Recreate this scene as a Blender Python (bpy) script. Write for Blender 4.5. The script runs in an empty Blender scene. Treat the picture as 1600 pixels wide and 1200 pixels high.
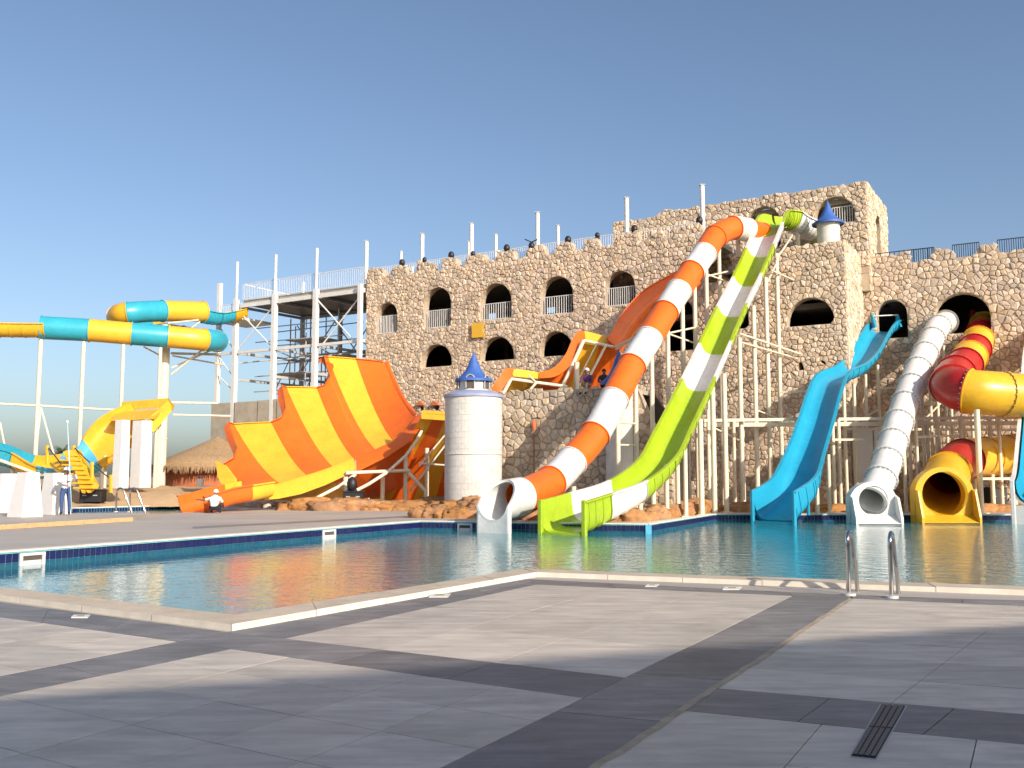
import bpy, bmesh, math, random
from mathutils import Vector, Matrix, noise
from mathutils.geometry import tessellate_polygon, delaunay_2d_cdt

S = bpy.context.scene
COL = S.collection
random.seed(7)
R = math.radians

# ------------------------------------------------------------------ camera
CAM_H = 1.6
F = 1500.0                      # focal length in pixels of a 1600 px wide frame
PITCH = math.atan(145 / F)
cd = bpy.data.cameras.new('camera')
cam = bpy.data.objects.new('camera', cd)
COL.objects.link(cam)
cd.sensor_width = 36
cd.lens = F / 1600 * 36
cd.clip_end = 6000
cam.location = (0, 0, CAM_H)
cam.rotation_euler = (R(90) + PITCH, 0, 0)
S.camera = cam

# ------------------------------------------------------------------ light
SUN_EL = 24.0
SUN_AZ = 54.0                   # degrees from +X towards -Y (right and behind the viewer)
LDIR = Vector((math.cos(R(SUN_EL)) * math.cos(R(SUN_AZ)), -math.cos(R(SUN_EL)) * math.sin(R(SUN_AZ)), math.sin(R(SUN_EL))))
W = bpy.data.worlds.new('World')
S.world = W
W.use_nodes = True
nt = W.node_tree
bg = nt.nodes['Background']
sky = nt.nodes.new('ShaderNodeTexSky')
sky.sky_type = 'NISHITA'
sky.sun_disc = False
sky.sun_elevation = R(SUN_EL)
sky.sun_rotation = math.atan2(LDIR.x, LDIR.y)
sky.air_density = 0.85
sky.dust_density = 2.3
sky.ozone_density = 1.7
hsv = nt.nodes.new('ShaderNodeHueSaturation')
hsv.inputs['Saturation'].default_value = 1.0
nt.links.new(sky.outputs[0], hsv.inputs['Color'])
nt.links.new(hsv.outputs[0], bg.inputs[0])
bg.inputs[1].default_value = 0.115
sd = bpy.data.lights.new('sun', 'SUN')
sd.energy = 3.8
sd.angle = R(0.6)
sd.color = (1.0, 0.89, 0.76)
sun = bpy.data.objects.new('sun', sd)
COL.objects.link(sun)
sun.rotation_euler = (-LDIR).to_track_quat('-Z', 'Y').to_euler()
sun.location = LDIR * 100
S.view_settings.view_transform = 'Standard'
S.view_settings.look = 'None'
S.view_settings.exposure = 0.52
S.view_settings.gamma = 1.0
S.view_settings.use_curve_mapping = False
try:
    S.cycles.max_bounces = 8
    S.cycles.transparent_max_bounces = 8
    S.cycles.use_denoising = True
    S.cycles.sample_clamp_indirect = 6
    S.cycles.caustics_reflective = False
    S.cycles.caustics_refractive = False
except Exception:
    pass

# ------------------------------------------------------------------ geometry from the picture
CP, SP = math.cos(PITCH), math.sin(PITCH)
def ray(u, v):
    x, y = (u - 800) / F, (600 - v) / F
    return Vector((x, CP - SP * y, SP + CP * y))
CAMP = Vector((0, 0, CAM_H))
def P(u, v, Y):
    d = ray(u, v)
    return CAMP + d * (Y / d.y)
def G(u, v, z=0.0):
    d = ray(u, v)
    return CAMP + d * ((z - CAM_H) / d.z)
def V3(p, z):
    return Vector((p[0], p[1], z))
# the long castle front: X = 100.58 - 1.667 Y
ES = Vector((1.667, -1, 0)).normalized()
EN = Vector((-1, -1.667, 0)).normalized()       # outward, towards the pool
FO = Vector((-10.19, 66.45, 0))
def FW(s, z, out=0.0):
    p = FO + ES * s + EN * out
    return Vector((p.x, p.y, z))
def fuv(u, v, back=0.0):
    d = ray(u, v)
    o = FO - EN * back
    t = (o - CAMP).dot(EN) / d.dot(EN)
    p = CAMP + d * t
    return ((p - FO).dot(ES), p.z)
def fs(u, back=0.0):
    return fuv(u, 600, back)[0]

# ------------------------------------------------------------------ materials
M = {}
def mat(name, col, rough=0.5, metal=0.0, var=0.0, vscale=3.0, bump=0.0, bscale=20.0, spec=0.5, coat=0.0, isl=0.0, emit=None, stretch=None, var2=None, v2scale=0.6, stain=0.0, stscale=0.9):
    m = bpy.data.materials.new(name)
    m.use_nodes = True
    t = m.node_tree
    b = t.nodes['Principled BSDF']
    b.inputs['Base Color'].default_value = (*col, 1)
    b.inputs['Roughness'].default_value = rough
    b.inputs['Metallic'].default_value = metal
    b.inputs['Specular IOR Level'].default_value = spec
    b.inputs['Coat Weight'].default_value = coat
    tc = t.nodes.new('ShaderNodeTexCoord')
    src = tc.outputs['Object']
    if stretch:
        mp = t.nodes.new('ShaderNodeMapping')
        mp.inputs['Scale'].default_value = stretch
        t.links.new(src, mp.inputs[0])
        src = mp.outputs[0]
    cur = None
    def mul(fac_socket, lo, hi, prev):
        mr = t.nodes.new('ShaderNodeMapRange')
        mr.inputs[1].default_value = 0.25; mr.inputs[2].default_value = 0.75
        mr.inputs[3].default_value = lo; mr.inputs[4].default_value = hi
        t.links.new(fac_socket, mr.inputs[0])
        vm = t.nodes.new('ShaderNodeVectorMath'); vm.operation = 'SCALE'
        if prev is None:
            vm.inputs[0].default_value = col
        else:
            t.links.new(prev, vm.inputs[0])
        t.links.new(mr.outputs[0], vm.inputs['Scale'])
        return vm.outputs[0]
    if var:
        n = t.nodes.new('ShaderNodeTexNoise'); n.inputs['Scale'].default_value = vscale; n.inputs['Detail'].default_value = 6
        n.inputs['Roughness'].default_value = 0.6
        t.links.new(src, n.inputs['Vector'])
        cur = mul(n.outputs['Fac'], 1 - var, 1 + var, cur)
    if var2:
        n = t.nodes.new('ShaderNodeTexNoise'); n.inputs['Scale'].default_value = v2scale; n.inputs['Detail'].default_value = 3
        t.links.new(tc.outputs['Object'], n.inputs['Vector'])
        cur = mul(n.outputs['Fac'], 1 - var2, 1 + var2, cur)
    if stain:
        n = t.nodes.new('ShaderNodeTexNoise'); n.inputs['Scale'].default_value = stscale; n.inputs['Detail'].default_value = 10; n.inputs['Roughness'].default_value = 0.72
        t.links.new(tc.outputs['Object'], n.inputs['Vector'])
        mr_ = t.nodes.new('ShaderNodeMapRange'); mr_.inputs[1].default_value = 0.50; mr_.inputs[2].default_value = 0.66; mr_.inputs[3].default_value = 1.0; mr_.inputs[4].default_value = 1 - stain
        t.links.new(n.outputs['Fac'], mr_.inputs[0])
        vm_ = t.nodes.new('ShaderNodeVectorMath'); vm_.operation = 'SCALE'
        if cur is None: vm_.inputs[0].default_value = col
        else: t.links.new(cur, vm_.inputs[0])
        t.links.new(mr_.outputs[0], vm_.inputs['Scale']); cur = vm_.outputs[0]
    if isl:
        g = t.nodes.new('ShaderNodeNewGeometry'); oi = t.nodes.new('ShaderNodeObjectInfo')
        a = t.nodes.new('ShaderNodeMath'); a.operation = 'ADD'
        t.links.new(g.outputs['Random Per Island'], a.inputs[0]); t.links.new(oi.outputs['Random'], a.inputs[1])
        fr = t.nodes.new('ShaderNodeMath'); fr.operation = 'FRACT'; t.links.new(a.outputs[0], fr.inputs[0])
        mr = t.nodes.new('ShaderNodeMapRange'); mr.inputs[3].default_value = 1 - isl; mr.inputs[4].default_value = 1 + isl
        t.links.new(fr.outputs[0], mr.inputs[0])
        vm = t.nodes.new('ShaderNodeVectorMath'); vm.operation = 'SCALE'
        if cur is None: vm.inputs[0].default_value = col
        else: t.links.new(cur, vm.inputs[0])
        t.links.new(mr.outputs[0], vm.inputs['Scale'])
        hs = t.nodes.new('ShaderNodeHueSaturation')
        m2 = t.nodes.new('ShaderNodeMath'); m2.operation = 'MULTIPLY'; m2.inputs[1].default_value = 7.31
        t.links.new(fr.outputs[0], m2.inputs[0])
        f2 = t.nodes.new('ShaderNodeMath'); f2.operation = 'FRACT'; t.links.new(m2.outputs[0], f2.inputs[0])
        mr2 = t.nodes.new('ShaderNodeMapRange'); mr2.inputs[3].default_value = 1 - isl * 0.8; mr2.inputs[4].default_value = 1 + isl * 0.6
        t.links.new(f2.outputs[0], mr2.inputs[0]); t.links.new(mr2.outputs[0], hs.inputs['Saturation'])
        t.links.new(vm.outputs[0], hs.inputs['Color'])
        cur = hs.outputs[0]
    if cur is not None:
        t.links.new(cur, b.inputs['Base Color'])
    if bump:
        n = t.nodes.new('ShaderNodeTexNoise'); n.inputs['Scale'].default_value = bscale; n.inputs['Detail'].default_value = 5
        t.links.new(src, n.inputs['Vector'])
        bp = t.nodes.new('ShaderNodeBump'); bp.inputs['Strength'].default_value = bump; bp.inputs['Distance'].default_value = 0.02
        t.links.new(n.outputs['Fac'], bp.inputs['Height']); t.links.new(bp.outputs[0], b.inputs['Normal'])
    M[name] = m
    return m

def fibre(name, col):
    mat(name, col, rough=0.34, var=0.10, vscale=1.1, coat=0.0, bump=0.05, bscale=3.0, var2=0.06, v2scale=7, stain=0.10, stscale=1.7, spec=0.45)
fibre('orange', (0.80, 0.150, 0.016)); fibre('yellow', (0.78, 0.45, 0.040)); fibre('white_gel', (0.74, 0.73, 0.70))
fibre('lime', (0.36, 0.50, 0.022)); fibre('cyan', (0.02, 0.33, 0.52)); fibre('red', (0.42, 0.018, 0.016))
fibre('teal', (0.035, 0.36, 0.48)); fibre('gold', (0.70, 0.40, 0.025)); fibre('sky_blue', (0.10, 0.42, 0.62))
mat('stone', (0.61, 0.485, 0.36), 0.9, var=0.22, vscale=5, bump=0.6, bscale=9, isl=0.26, spec=0.2)
mat('stone_dark', (0.52, 0.42, 0.31), 0.9, var=0.22, vscale=5, bump=0.6, bscale=9, isl=0.26, spec=0.2)
mat('mortar', (0.46, 0.37, 0.275), 0.95, var=0.2, vscale=4, bump=0.6, bscale=15, spec=0.1)
mat('plaster', (0.50, 0.41, 0.30), 0.9, var=0.2, vscale=2.2, bump=0.5, bscale=7, spec=0.2)
mat('concrete', (0.42, 0.37, 0.30), 0.9, var=0.2, vscale=1.6, bump=0.4, bscale=10, spec=0.2)
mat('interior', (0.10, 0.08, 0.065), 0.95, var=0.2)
mat('cream_paint', (0.74, 0.66, 0.50), 0.45, var=0.08, vscale=1.5)
mat('white_steel', (0.72, 0.71, 0.69), 0.45, var=0.10, vscale=1.2)
mat('grey_steel', (0.42, 0.42, 0.42), 0.5, var=0.15, vscale=2)
mat('rust_steel', (0.24, 0.13, 0.08), 0.7, var=0.3, vscale=4)
mat('chrome', (0.62, 0.60, 0.57), 0.12, metal=1.0)
mat('black_plastic', (0.016, 0.016, 0.018), 0.5)
mat('dark_metal', (0.035, 0.035, 0.04), 0.45)
mat('navy_rail', (0.025, 0.03, 0.05), 0.5)
mat('slab_light', (0.56, 0.495, 0.42), 0.55, var=0.26, vscale=2.4, stain=0.16, stscale=1.1, isl=0.09, bump=0.10, bscale=40, spec=0.35, stretch=(0.55, 2.6, 1), var2=0.10, v2scale=0.7)
mat('slab_dark', (0.190, 0.178, 0.172), 0.5, var=0.36, vscale=2.8, stain=-0.25, stscale=1.6, isl=0.14, bump=0.12, bscale=40, spec=0.35, stretch=(0.55, 2.6, 1), var2=0.15, v2scale=0.9)
mat('deck', (0.44, 0.395, 0.345), 0.6, var=0.12, vscale=1.0, bump=0.1, bscale=30, spec=0.3, stretch=(0.35, 1.2, 1), var2=0.12, v2scale=0.25)
mat('grout', (0.22, 0.20, 0.18), 0.9)
mat('grout_pale', (0.42, 0.34, 0.24), 0.95, var=0.3, vscale=5, bump=0.5, bscale=20)
mat('coping', (0.58, 0.48, 0.36), 0.7, var=0.16, vscale=3, bump=0.2, bscale=25, isl=0.05)
mat('coping_face', (0.76, 0.70, 0.60), 0.7, var=0.14, vscale=4)
mat('navy_tile', (0.016, 0.018, 0.085), 0.2, isl=0.10, var=0.1)
mat('blue_tile', (0.02, 0.095, 0.16), 0.2, isl=0.10, var=0.1)
mat('pool_tile', (0.22, 0.58, 0.62), 0.4, var=0.10, vscale=0.5)
mat('white_plastic', (0.72, 0.71, 0.68), 0.4)
mat('planter_white', (0.72, 0.71, 0.69), 0.75, var=0.05, vscale=3, bump=0.15, bscale=30)
mat('turret_white', (0.64, 0.62, 0.58), 0.85, var=0.10, vscale=2, bump=0.4, bscale=14, stain=0.14, stscale=1.2)
mat('cone_blue', (0.045, 0.12, 0.40), 0.55, var=0.22, vscale=2.5, bump=0.2, bscale=8)
mat('trim_blue', (0.30, 0.34, 0.50), 0.6, var=0.12)
mat('rock', (0.38, 0.195, 0.085), 0.9, var=0.38, vscale=3.5, bump=1.0, bscale=9, isl=0.12, spec=0.15)
mat('sand', (0.52, 0.36, 0.21), 0.95, var=0.16, vscale=0.8, bump=0.6, bscale=4, spec=0.1)
mat('ground_sand', (0.46, 0.34, 0.22), 0.95, var=0.15, vscale=0.15, bump=0.3, bscale=2, spec=0.1)
mat('white_stone', (0.66, 0.60, 0.50), 0.85, var=0.15, bump=0.4, bscale=12, isl=0.1)
mat('thatch', (0.36, 0.24, 0.13), 0.95, var=0.3, vscale=6, bump=0.8, bscale=25, stretch=(1, 1, 0.3))
mat('adobe', (0.50, 0.17, 0.08), 0.9, var=0.12, bump=0.3)
mat('step_timber', (0.54, 0.37, 0.19), 0.8, var=0.2, vscale=3, stretch=(1, 1, 4))
mat('hotel', (0.55, 0.50, 0.43), 0.85, var=0.06)
mat('glass_dark', (0.03, 0.04, 0.05), 0.1)
mat('leaf', (0.07, 0.10, 0.035), 0.6, isl=0.3)
mat('bark', (0.14, 0.10, 0.07), 0.9)
mat('skin', (0.20, 0.105, 0.06), 0.6)
mat('shirt_white', (0.74, 0.73, 0.72), 0.9)
mat('shirt_purple', (0.12, 0.045, 0.13), 0.9)
mat('shirt_dark', (0.035, 0.035, 0.045), 0.9)
mat('cloth_cream', (0.48, 0.40, 0.31), 0.9)
mat('cloth_blue', (0.05, 0.09, 0.22), 0.9)
mat('cloth_black', (0.02, 0.02, 0.025), 0.9)
mat('hair', (0.012, 0.010, 0.009), 0.7)
mat('pole_blue', (0.40, 0.58, 0.66), 0.4)
mat('torch', (0.70, 0.16, 0.05), 0.7)

def water_mat():
    m = bpy.data.materials.new('water'); m.use_nodes = True
    t = m.node_tree; t.nodes.clear()
    out = t.nodes.new('ShaderNodeOutputMaterial')
    fr = t.nodes.new('ShaderNodeFresnel'); fr.inputs['IOR'].default_value = 1.34
    tr = t.nodes.new('ShaderNodeBsdfTransparent'); tr.inputs[0].default_value = (0.50, 0.88, 0.90, 1)
    gl = t.nodes.new('ShaderNodeBsdfGlossy'); gl.inputs['Roughness'].default_value = 0.02
    gl.inputs[0].default_value = (1, 1, 1, 1)
    mx = t.nodes.new('ShaderNodeMixShader')
    tc = t.nodes.new('ShaderNodeTexCoord')
    n1 = t.nodes.new('ShaderNodeTexNoise'); n1.inputs['Scale'].default_value = 2.6; n1.inputs['Detail'].default_value = 3; n1.inputs['Roughness'].default_value = 0.55
    n2 = t.nodes.new('ShaderNodeTexNoise'); n2.inputs['Scale'].default_value = 11.0; n2.inputs['Detail'].default_value = 2
    n3 = t.nodes.new('ShaderNodeTexNoise'); n3.inputs['Scale'].default_value = 0.22; n3.inputs['Detail'].default_value = 2
    for n in (n1, n2, n3): t.links.new(tc.outputs['Object'], n.inputs['Vector'])
    a = t.nodes.new('ShaderNodeMath'); a.operation = 'MULTIPLY_ADD'; a.inputs[1].default_value = 0.30
    t.links.new(n2.outputs['Fac'], a.inputs[0]); t.links.new(n1.outputs['Fac'], a.inputs[2])
    mr = t.nodes.new('ShaderNodeMapRange'); mr.inputs[1].default_value = -9; mr.inputs[2].default_value = 9; mr.inputs[3].default_value = 0.20; mr.inputs[4].default_value = 0.80
    sx = t.nodes.new('ShaderNodeSeparateXYZ'); t.links.new(tc.outputs['Object'], sx.inputs[0])
    wob = t.nodes.new('ShaderNodeMath'); wob.operation = 'MULTIPLY_ADD'; wob.inputs[1].default_value = 12.0
    t.links.new(n3.outputs['Fac'], wob.inputs[0])
    off_ = t.nodes.new('ShaderNodeMath'); off_.operation = 'SUBTRACT'; off_.inputs[1].default_value = 6.0
    t.links.new(sx.outputs[0], off_.inputs[0]); t.links.new(off_.outputs[0], wob.inputs[2])
    t.links.new(wob.outputs[0], mr.inputs[0])
    bp = t.nodes.new('ShaderNodeBump'); bp.inputs['Distance'].default_value = 0.045
    t.links.new(mr.outputs[0], bp.inputs['Strength'])
    t.links.new(a.outputs[0], bp.inputs['Height'])
    t.links.new(bp.outputs[0], gl.inputs['Normal']); t.links.new(bp.outputs[0], fr.inputs['Normal'])
    df = t.nodes.new('ShaderNodeBsdfDiffuse'); df.inputs[0].default_value = (0.05, 0.44, 0.52, 1)
    mb_ = t.nodes.new('ShaderNodeMixShader'); mb_.inputs[0].default_value = 0.5
    t.links.new(tr.outputs[0], mb_.inputs[1]); t.links.new(df.outputs[0], mb_.inputs[2])
    t.links.new(fr.outputs[0], mx.inputs[0]); t.links.new(mb_.outputs[0], mx.inputs[1]); t.links.new(gl.outputs[0], mx.inputs[2])
    t.links.new(mx.outputs[0], out.inputs[0])
    M['water'] = m
water_mat()

# ------------------------------------------------------------------ builders
ORG = {}
class MB:
    def __init__(s): s.v = []; s.f = []; s.m = []
    def add(s, vs, fs, mi=0):
        o = len(s.v); s.v += [Vector(p) for p in vs]
        for f in fs: s.f.append(tuple(i + o for i in f)); s.m.append(mi)
        return s
    def box(s, c, dx, dy, dz, ax=None, ay=None, az=None):
        c = Vector(c); ax = Vector(ax or (1, 0, 0)); ay = Vector(ay or (0, 1, 0)); az = Vector(az or (0, 0, 1))
        vs = [c + ax * (i * dx / 2) + ay * (j * dy / 2) + az * (k * dz / 2) for k in (-1, 1) for j in (-1, 1) for i in (-1, 1)]
        return s.add(vs, [(0, 2, 3, 1), (4, 5, 7, 6), (0, 1, 5, 4), (2, 6, 7, 3), (0, 4, 6, 2), (1, 3, 7, 5)])
    def bar(s, a, b, w, h=None, up=(0, 0, 1)):
        a = Vector(a); b = Vector(b); d = (b - a); L = d.length
        if L < 1e-6: return s
        d /= L; up = Vector(up)
        if abs(d.dot(up)) > 0.99: up = ES
        x = d.cross(up).normalized(); y = x.cross(d)
        return s.box((a + b) / 2, w, h or w, L, x, y, d)
    def tube(s, pts, r, n=10, cap=True):
        pts = [Vector(p) for p in pts]; rs = r if isinstance(r, (list, tuple)) else [r] * len(pts)
        rings = []; prevx = None
        for i, p in enumerate(pts):
            d = (pts[min(i + 1, len(pts) - 1)] - pts[max(i - 1, 0)]).normalized()
            if prevx is None:
                ref = Vector((0, 0, 1)) if abs(d.z) < 0.9 else Vector((1, 0, 0))
                x = d.cross(ref).normalized()
            else:
                x = (prevx - d * prevx.dot(d)).normalized()
            prevx = x; y = d.cross(x)
            rings.append([p + (x * math.cos(2 * math.pi * k / n) + y * math.sin(2 * math.pi * k / n)) * rs[i] for k in range(n)])
        vs = [q for rg in rings for q in rg]; fs = []
        for i in range(len(rings) - 1):
            for k in range(n):
                k2 = (k + 1) % n
                fs.append((i * n + k, i * n + k2, (i + 1) * n + k2, (i + 1) * n + k))
        if cap:
            fs.append(tuple(range(n - 1, -1, -1))); fs.append(tuple((len(rings) - 1) * n + k for k in range(n)))
        return s.add(vs, fs)
    def lathe(s, c, prof, n=32, a0=0.0, close=False):
        c = Vector(c); vs = []; fs = []
        for (r, z) in prof:
            for k in range(n):
                a = a0 + 2 * math.pi * k / n
                vs.append(c + Vector((r * math.cos(a), r * math.sin(a), z)))
        for i in range(len(prof) - 1):
            for k in range(n):
                k2 = (k + 1) % n
                fs.append((i * n + k, i * n + k2, (i + 1) * n + k2, (i + 1) * n + k))
        return s.add(vs, fs)
    def plate(s, poly, t):
        """poly: list of 3D points (planar), extruded by vector t"""
        n = len(poly); t = Vector(t)
        tri = tessellate_polygon([[Vector(p) for p in poly]])
        vs = [Vector(p) for p in poly] + [Vector(p) + t for p in poly]
        fs = [tuple(f) for f in tri] + [tuple(i + n for i in reversed(f)) for f in tri]
        fs += [(i, (i + 1) % n, (i + 1) % n + n, i + n) for i in range(n)]
        return s.add(vs, fs)

def tag(o, label=None, cat=None, group=None, kind=None):
    if label: o['label'] = label
    if cat: o['category'] = cat
    if group: o['group'] = group
    if kind: o['kind'] = kind
    return o
def thing(name, label, cat, loc=(0, 0, 0), group=None):
    o = bpy.data.objects.new(name, None); COL.objects.link(o); o.location = loc
    o.empty_display_size = 0.3
    ORG[o] = Vector(loc)
    return tag(o, label, cat, group)
def build(name, mb, m, parent=None, smooth=False, loc=None, recalc=True, bevel=0.0, autos=None):
    org = ORG[parent] if parent is not None else Vector(loc or (0, 0, 0))
    me = bpy.data.meshes.new(name)
    me.from_pydata([tuple(p - org) for p in mb.v], [], mb.f)
    if isinstance(m, (list, tuple)):
        for q in m: me.materials.append(M[q])
        me.polygons.foreach_set('material_index', mb.m)
    else:
        me.materials.append(M[m])
    if recalc:
        b = bmesh.new(); b.from_mesh(me); bmesh.ops.recalc_face_normals(b, faces=b.faces)
        if bevel:
            bmesh.ops.bevel(b, geom=list(b.edges), offset=bevel, segments=1, affect='EDGES')
        b.to_mesh(me); b.free()
    if smooth:
        me.polygons.foreach_set('use_smooth', [True] * len(me.polygons))
        if autos:
            try: me.set_sharp_from_angle(angle=R(autos))
            except Exception: pass
    o = bpy.data.objects.new(name, me); COL.objects.link(o)
    if parent is not None:
        o.parent = parent; ORG[o] = org
    else:
        o.location = org; ORG[o] = org
    return o
def struct(name, mb, m, **k):
    o = build(name, mb, m, **k); o['kind'] = 'structure'; return o

def spline(pts, per=8, idx=False):
    """Catmull-Rom through pts (tuples of any length)"""
    n = len(pts); out = []; ids = []
    for i in range(n - 1):
        p0 = pts[max(i - 1, 0)]; p1 = pts[i]; p2 = pts[i + 1]; p3 = pts[min(i + 2, n - 1)]
        ids.append(len(out))
        for k in range(per):
            t = k / per
            out.append(tuple(0.5 * (2 * b + (c - a) * t + (2 * a - 5 * b + 4 * c - d) * t * t + (3 * b - a - 3 * c + d) * t ** 3) for a, b, c, d in zip(p0, p1, p2, p3)))
    ids.append(len(out)); out.append(tuple(pts[-1]))
    return out, ids

def frames(pts):
    fr = []
    px = None
    for i, p in enumerate(pts):
        d = (pts[min(i + 1, len(pts) - 1)] - pts[max(i - 1, 0)]).normalized()
        x = d.cross(Vector((0, 0, 1)))
        if x.length < 0.05 and px is not None: x = px
        x.normalize(); px = x
        fr.append((p, d, x, x.cross(d)))
    return fr

def tube_slide(root, ctrl, cols, rad, per=8, n=28, flange=0.05, wall=0.035, bolts=0):
    """ctrl: world points at the section joints (+radius), one colour per section"""
    data = [(*p, r) for p, r in zip(ctrl, rad)]
    sp, ids = spline(data, per)
    pts = [Vector(q[:3]) for q in sp]; rr = [q[3] for q in sp]
    # parallel transport frames
    fr = []; px = None
    for i, p in enumerate(pts):
        d = (pts[min(i + 1, len(pts) - 1)] - pts[max(i - 1, 0)]).normalized()
        if px is None: x = d.cross(Vector((0, 0, 1))).normalized()
        else: x = (px - d * px.dot(d)).normalized()
        px = x; fr.append((p, d, x, d.cross(x)))
    cs = [(math.cos(2 * math.pi * k / n), math.sin(2 * math.pi * k / n)) for k in range(n)]
    for i, c in enumerate(cols):
        a, b = ids[i], ids[i + 1]
        mb = MB(); vs = []; fs = []
        rows = []
        for j in range(a, b + 1):
            p, d, x, y = fr[j]; rows.append([p + (x * ca + y * sa) * rr[j] for ca, sa in cs])
        for j in range(b, a - 1, -1):
            p, d, x, y = fr[j]; rows.append([p + (x * ca + y * sa) * (rr[j] - wall) for ca, sa in cs])
        m = len(rows)
        vs = [q for rw in rows for q in rw]
        for j in range(m):
            j2 = (j + 1) % m
            for k in range(n):
                k2 = (k + 1) % n; fs.append((j * n + k, j * n + k2, j2 * n + k2, j2 * n + k))
        mb.add(vs, fs)
        sec = build('section', mb, c, root, smooth=True, autos=40)
        if flange:
            for j, sgn in ((a, 1), (b, -1)):
                mb = MB()
                p, d, x, y = fr[j]; w = 0.05
                q0 = p + d * 0.002 * sgn; q1 = p + d * w * sgn
                rows = []
                for q, r in ((q0, rr[j] - 0.005), (q0, rr[j] + flange), (q1, rr[j] + flange), (q1, rr[j] - 0.005)):
                    rows.append([q + (x * ca + y * sa) * r for ca, sa in cs])
                vs = [z for rw in rows for z in rw]; fs = []
                for jj in range(3):
                    for k in range(n):
                        k2 = (k + 1) % n; fs.append((jj * n + k, jj * n + k2, (jj + 1) * n + k2, (jj + 1) * n + k))
                mb.add(vs, fs)
                build('flange', mb, c, sec, smooth=True, autos=40)
                if bolts and sgn == 1 and i > 0:
                    bm_ = MB()
                    for k in range(bolts):
                        an = 2 * math.pi * k / bolts; e = x * math.cos(an) + y * math.sin(an); f = d.cross(e)
                        bm_.box(p + e * (rr[j] + flange * .55) - d * .07, .045, .045, .05, e, f, d)
                    tag(build('bolt_ring', bm_, 'grey_steel', sec), kind='stuff')
    return fr, ids, rr

def trough_slide(root, ctrl, cols, wid, dep, per=8, n=18, wall=0.04, lip=0.10, power=0.75, ribs=True, names='section', roll=None, rib=0.03):
    """open flume: ctrl = middle of the rim line; one colour per section. wid/dep lists"""
    pw_ = power if isinstance(power, list) else [power] * len(ctrl)
    rl_ = roll or [0.0] * len(ctrl)
    data = [(*p, w, d, q, r) for p, w, d, q, r in zip(ctrl, wid, dep, pw_, rl_)]
    sp, ids = spline(data, per)
    pts = [Vector(q[:3]) for q in sp]; ws = [q[3] for q in sp]; ds = [q[4] for q in sp]; pws = [q[5] for q in sp]
    fr = frames(pts)
    fr = [(p, d, x * math.cos(q[6]) + y * math.sin(q[6]), y * math.cos(q[6]) - x * math.sin(q[6])) for (p, d, x, y), q in zip(fr, sp)]
    def sect(j, off):
        p, d, x, y = fr[j]; w, h = ws[j] / 2, ds[j]
        out = []
        for k in range(n + 1):
            a = math.pi * k / n
            c, s = math.cos(a), math.sin(a)
            cx = math.copysign(abs(c) ** pws[j], c); sy = abs(s) ** pws[j]
            out.append(p + x * (cx * (w + off)) - y * (sy * (h + off)))
        return out
    for i, c in enumerate(cols):
        a, b = ids[i], ids[i + 1]
        mb = MB(); rows = []
        for j in range(a, b + 1):
            p, d, x, y = fr[j]
            inn = sect(j, 0); out = sect(j, wall)
            l0 = inn[0] + x * (wall + lip); l1 = l0 - y * 0.06; r0 = inn[-1] - x * (wall + lip); r1 = r0 - y * 0.06
            loop = inn + [r0, r1] + [q for q in reversed(out)][0:] + [l1, l0]
            # the outer shell starts 6 cm below the lip
            loop[len(inn) + 2] = out[-1] - y * 0.06; loop[-3] = out[0] - y * 0.06
            rows.append(loop)
        m = len(rows[0]); vs = [q for rw in rows for q in rw]; fs = []
        for j in range(len(rows) - 1):
            for k in range(m):
                k2 = (k + 1) % m; fs.append((j * m + k, j * m + k2, (j + 1) * m + k2, (j + 1) * m + k))
        # end caps (quads between inner and outer)
        for base in (0, (len(rows) - 1) * m):
            for k in range(n):
                fs.append((base + k, base + k + 1, base + (m - 3) - k - 1, base + (m - 3) - k))
        mb.add(vs, fs)
        sec = build(names, mb, c, root, smooth=True, autos=45)
        if ribs:
            mb = MB()
            js = list(range(a, b + 1, max(1, (b - a) // 3)))
            for j in js:
                p, d, x, y = fr[j]
                o1 = sect(j, wall - 0.005); o2 = sect(j, wall + rib)
                vs = []; fs = []
                for q1, q2 in zip(o1, o2): vs += [q1 - d * 0.03, q2 - d * 0.03, q2 + d * 0.03, q1 + d * 0.03]
                for k in range(n):
                    for e in range(3): fs.append((k * 4 + e, k * 4 + e + 1, (k + 1) * 4 + e + 1, (k + 1) * 4 + e))
                mb.add(vs, fs)
            build('stiffening_rib', mb, c, sec)
    return fr, ids, ws, ds

def exit_posts(root, T, m, wp=0.16):
    fr, ids, ws, ds = T
    p, d, x, y = fr[0]; xh = Vector((x.x, x.y, 0)).normalized(); dh = Vector((d.x, d.y, 0)).normalized()
    for sg in (-1, 1):
        c = p + xh * sg * (ws[0] / 2 + .03) + dh * .05
        build('exit_post', MB().box(Vector((c.x, c.y, (p.z + .04 + WZ - .12) / 2)), wp, .16, p.z + .04 - WZ + .12, xh, dh), m, root, bevel=.02)
    a, b = p - xh * (ws[0] / 2), p + xh * (ws[0] / 2)
    zf = p.z - ds[0] + .02
    build('exit_foot', MB().plate([V3(a, WZ - .12), V3(b, WZ - .12), V3(b, zf), V3(a, zf)], dh * .08), m, root)
def column(root, top, zbase=0.0, r=0.10, m='cream_paint', plate=True, name='support_column', basexy=None):
    top = Vector(top); base = Vector((*(basexy or (top.x, top.y)), zbase))
    c = build(name, MB().tube([base, top], r, 12), m, root, smooth=True, autos=40)
    if plate:
        build('base_plate', MB().box(base + Vector((0, 0, 0.02)), r * 4, r * 4, 0.04), m, c)
    return c
def brace(root, a, b, r=0.045, m='cream_paint', name='brace'):
    return build(name, MB().tube([a, b], r, 8), m, root, smooth=True, autos=40)

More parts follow.
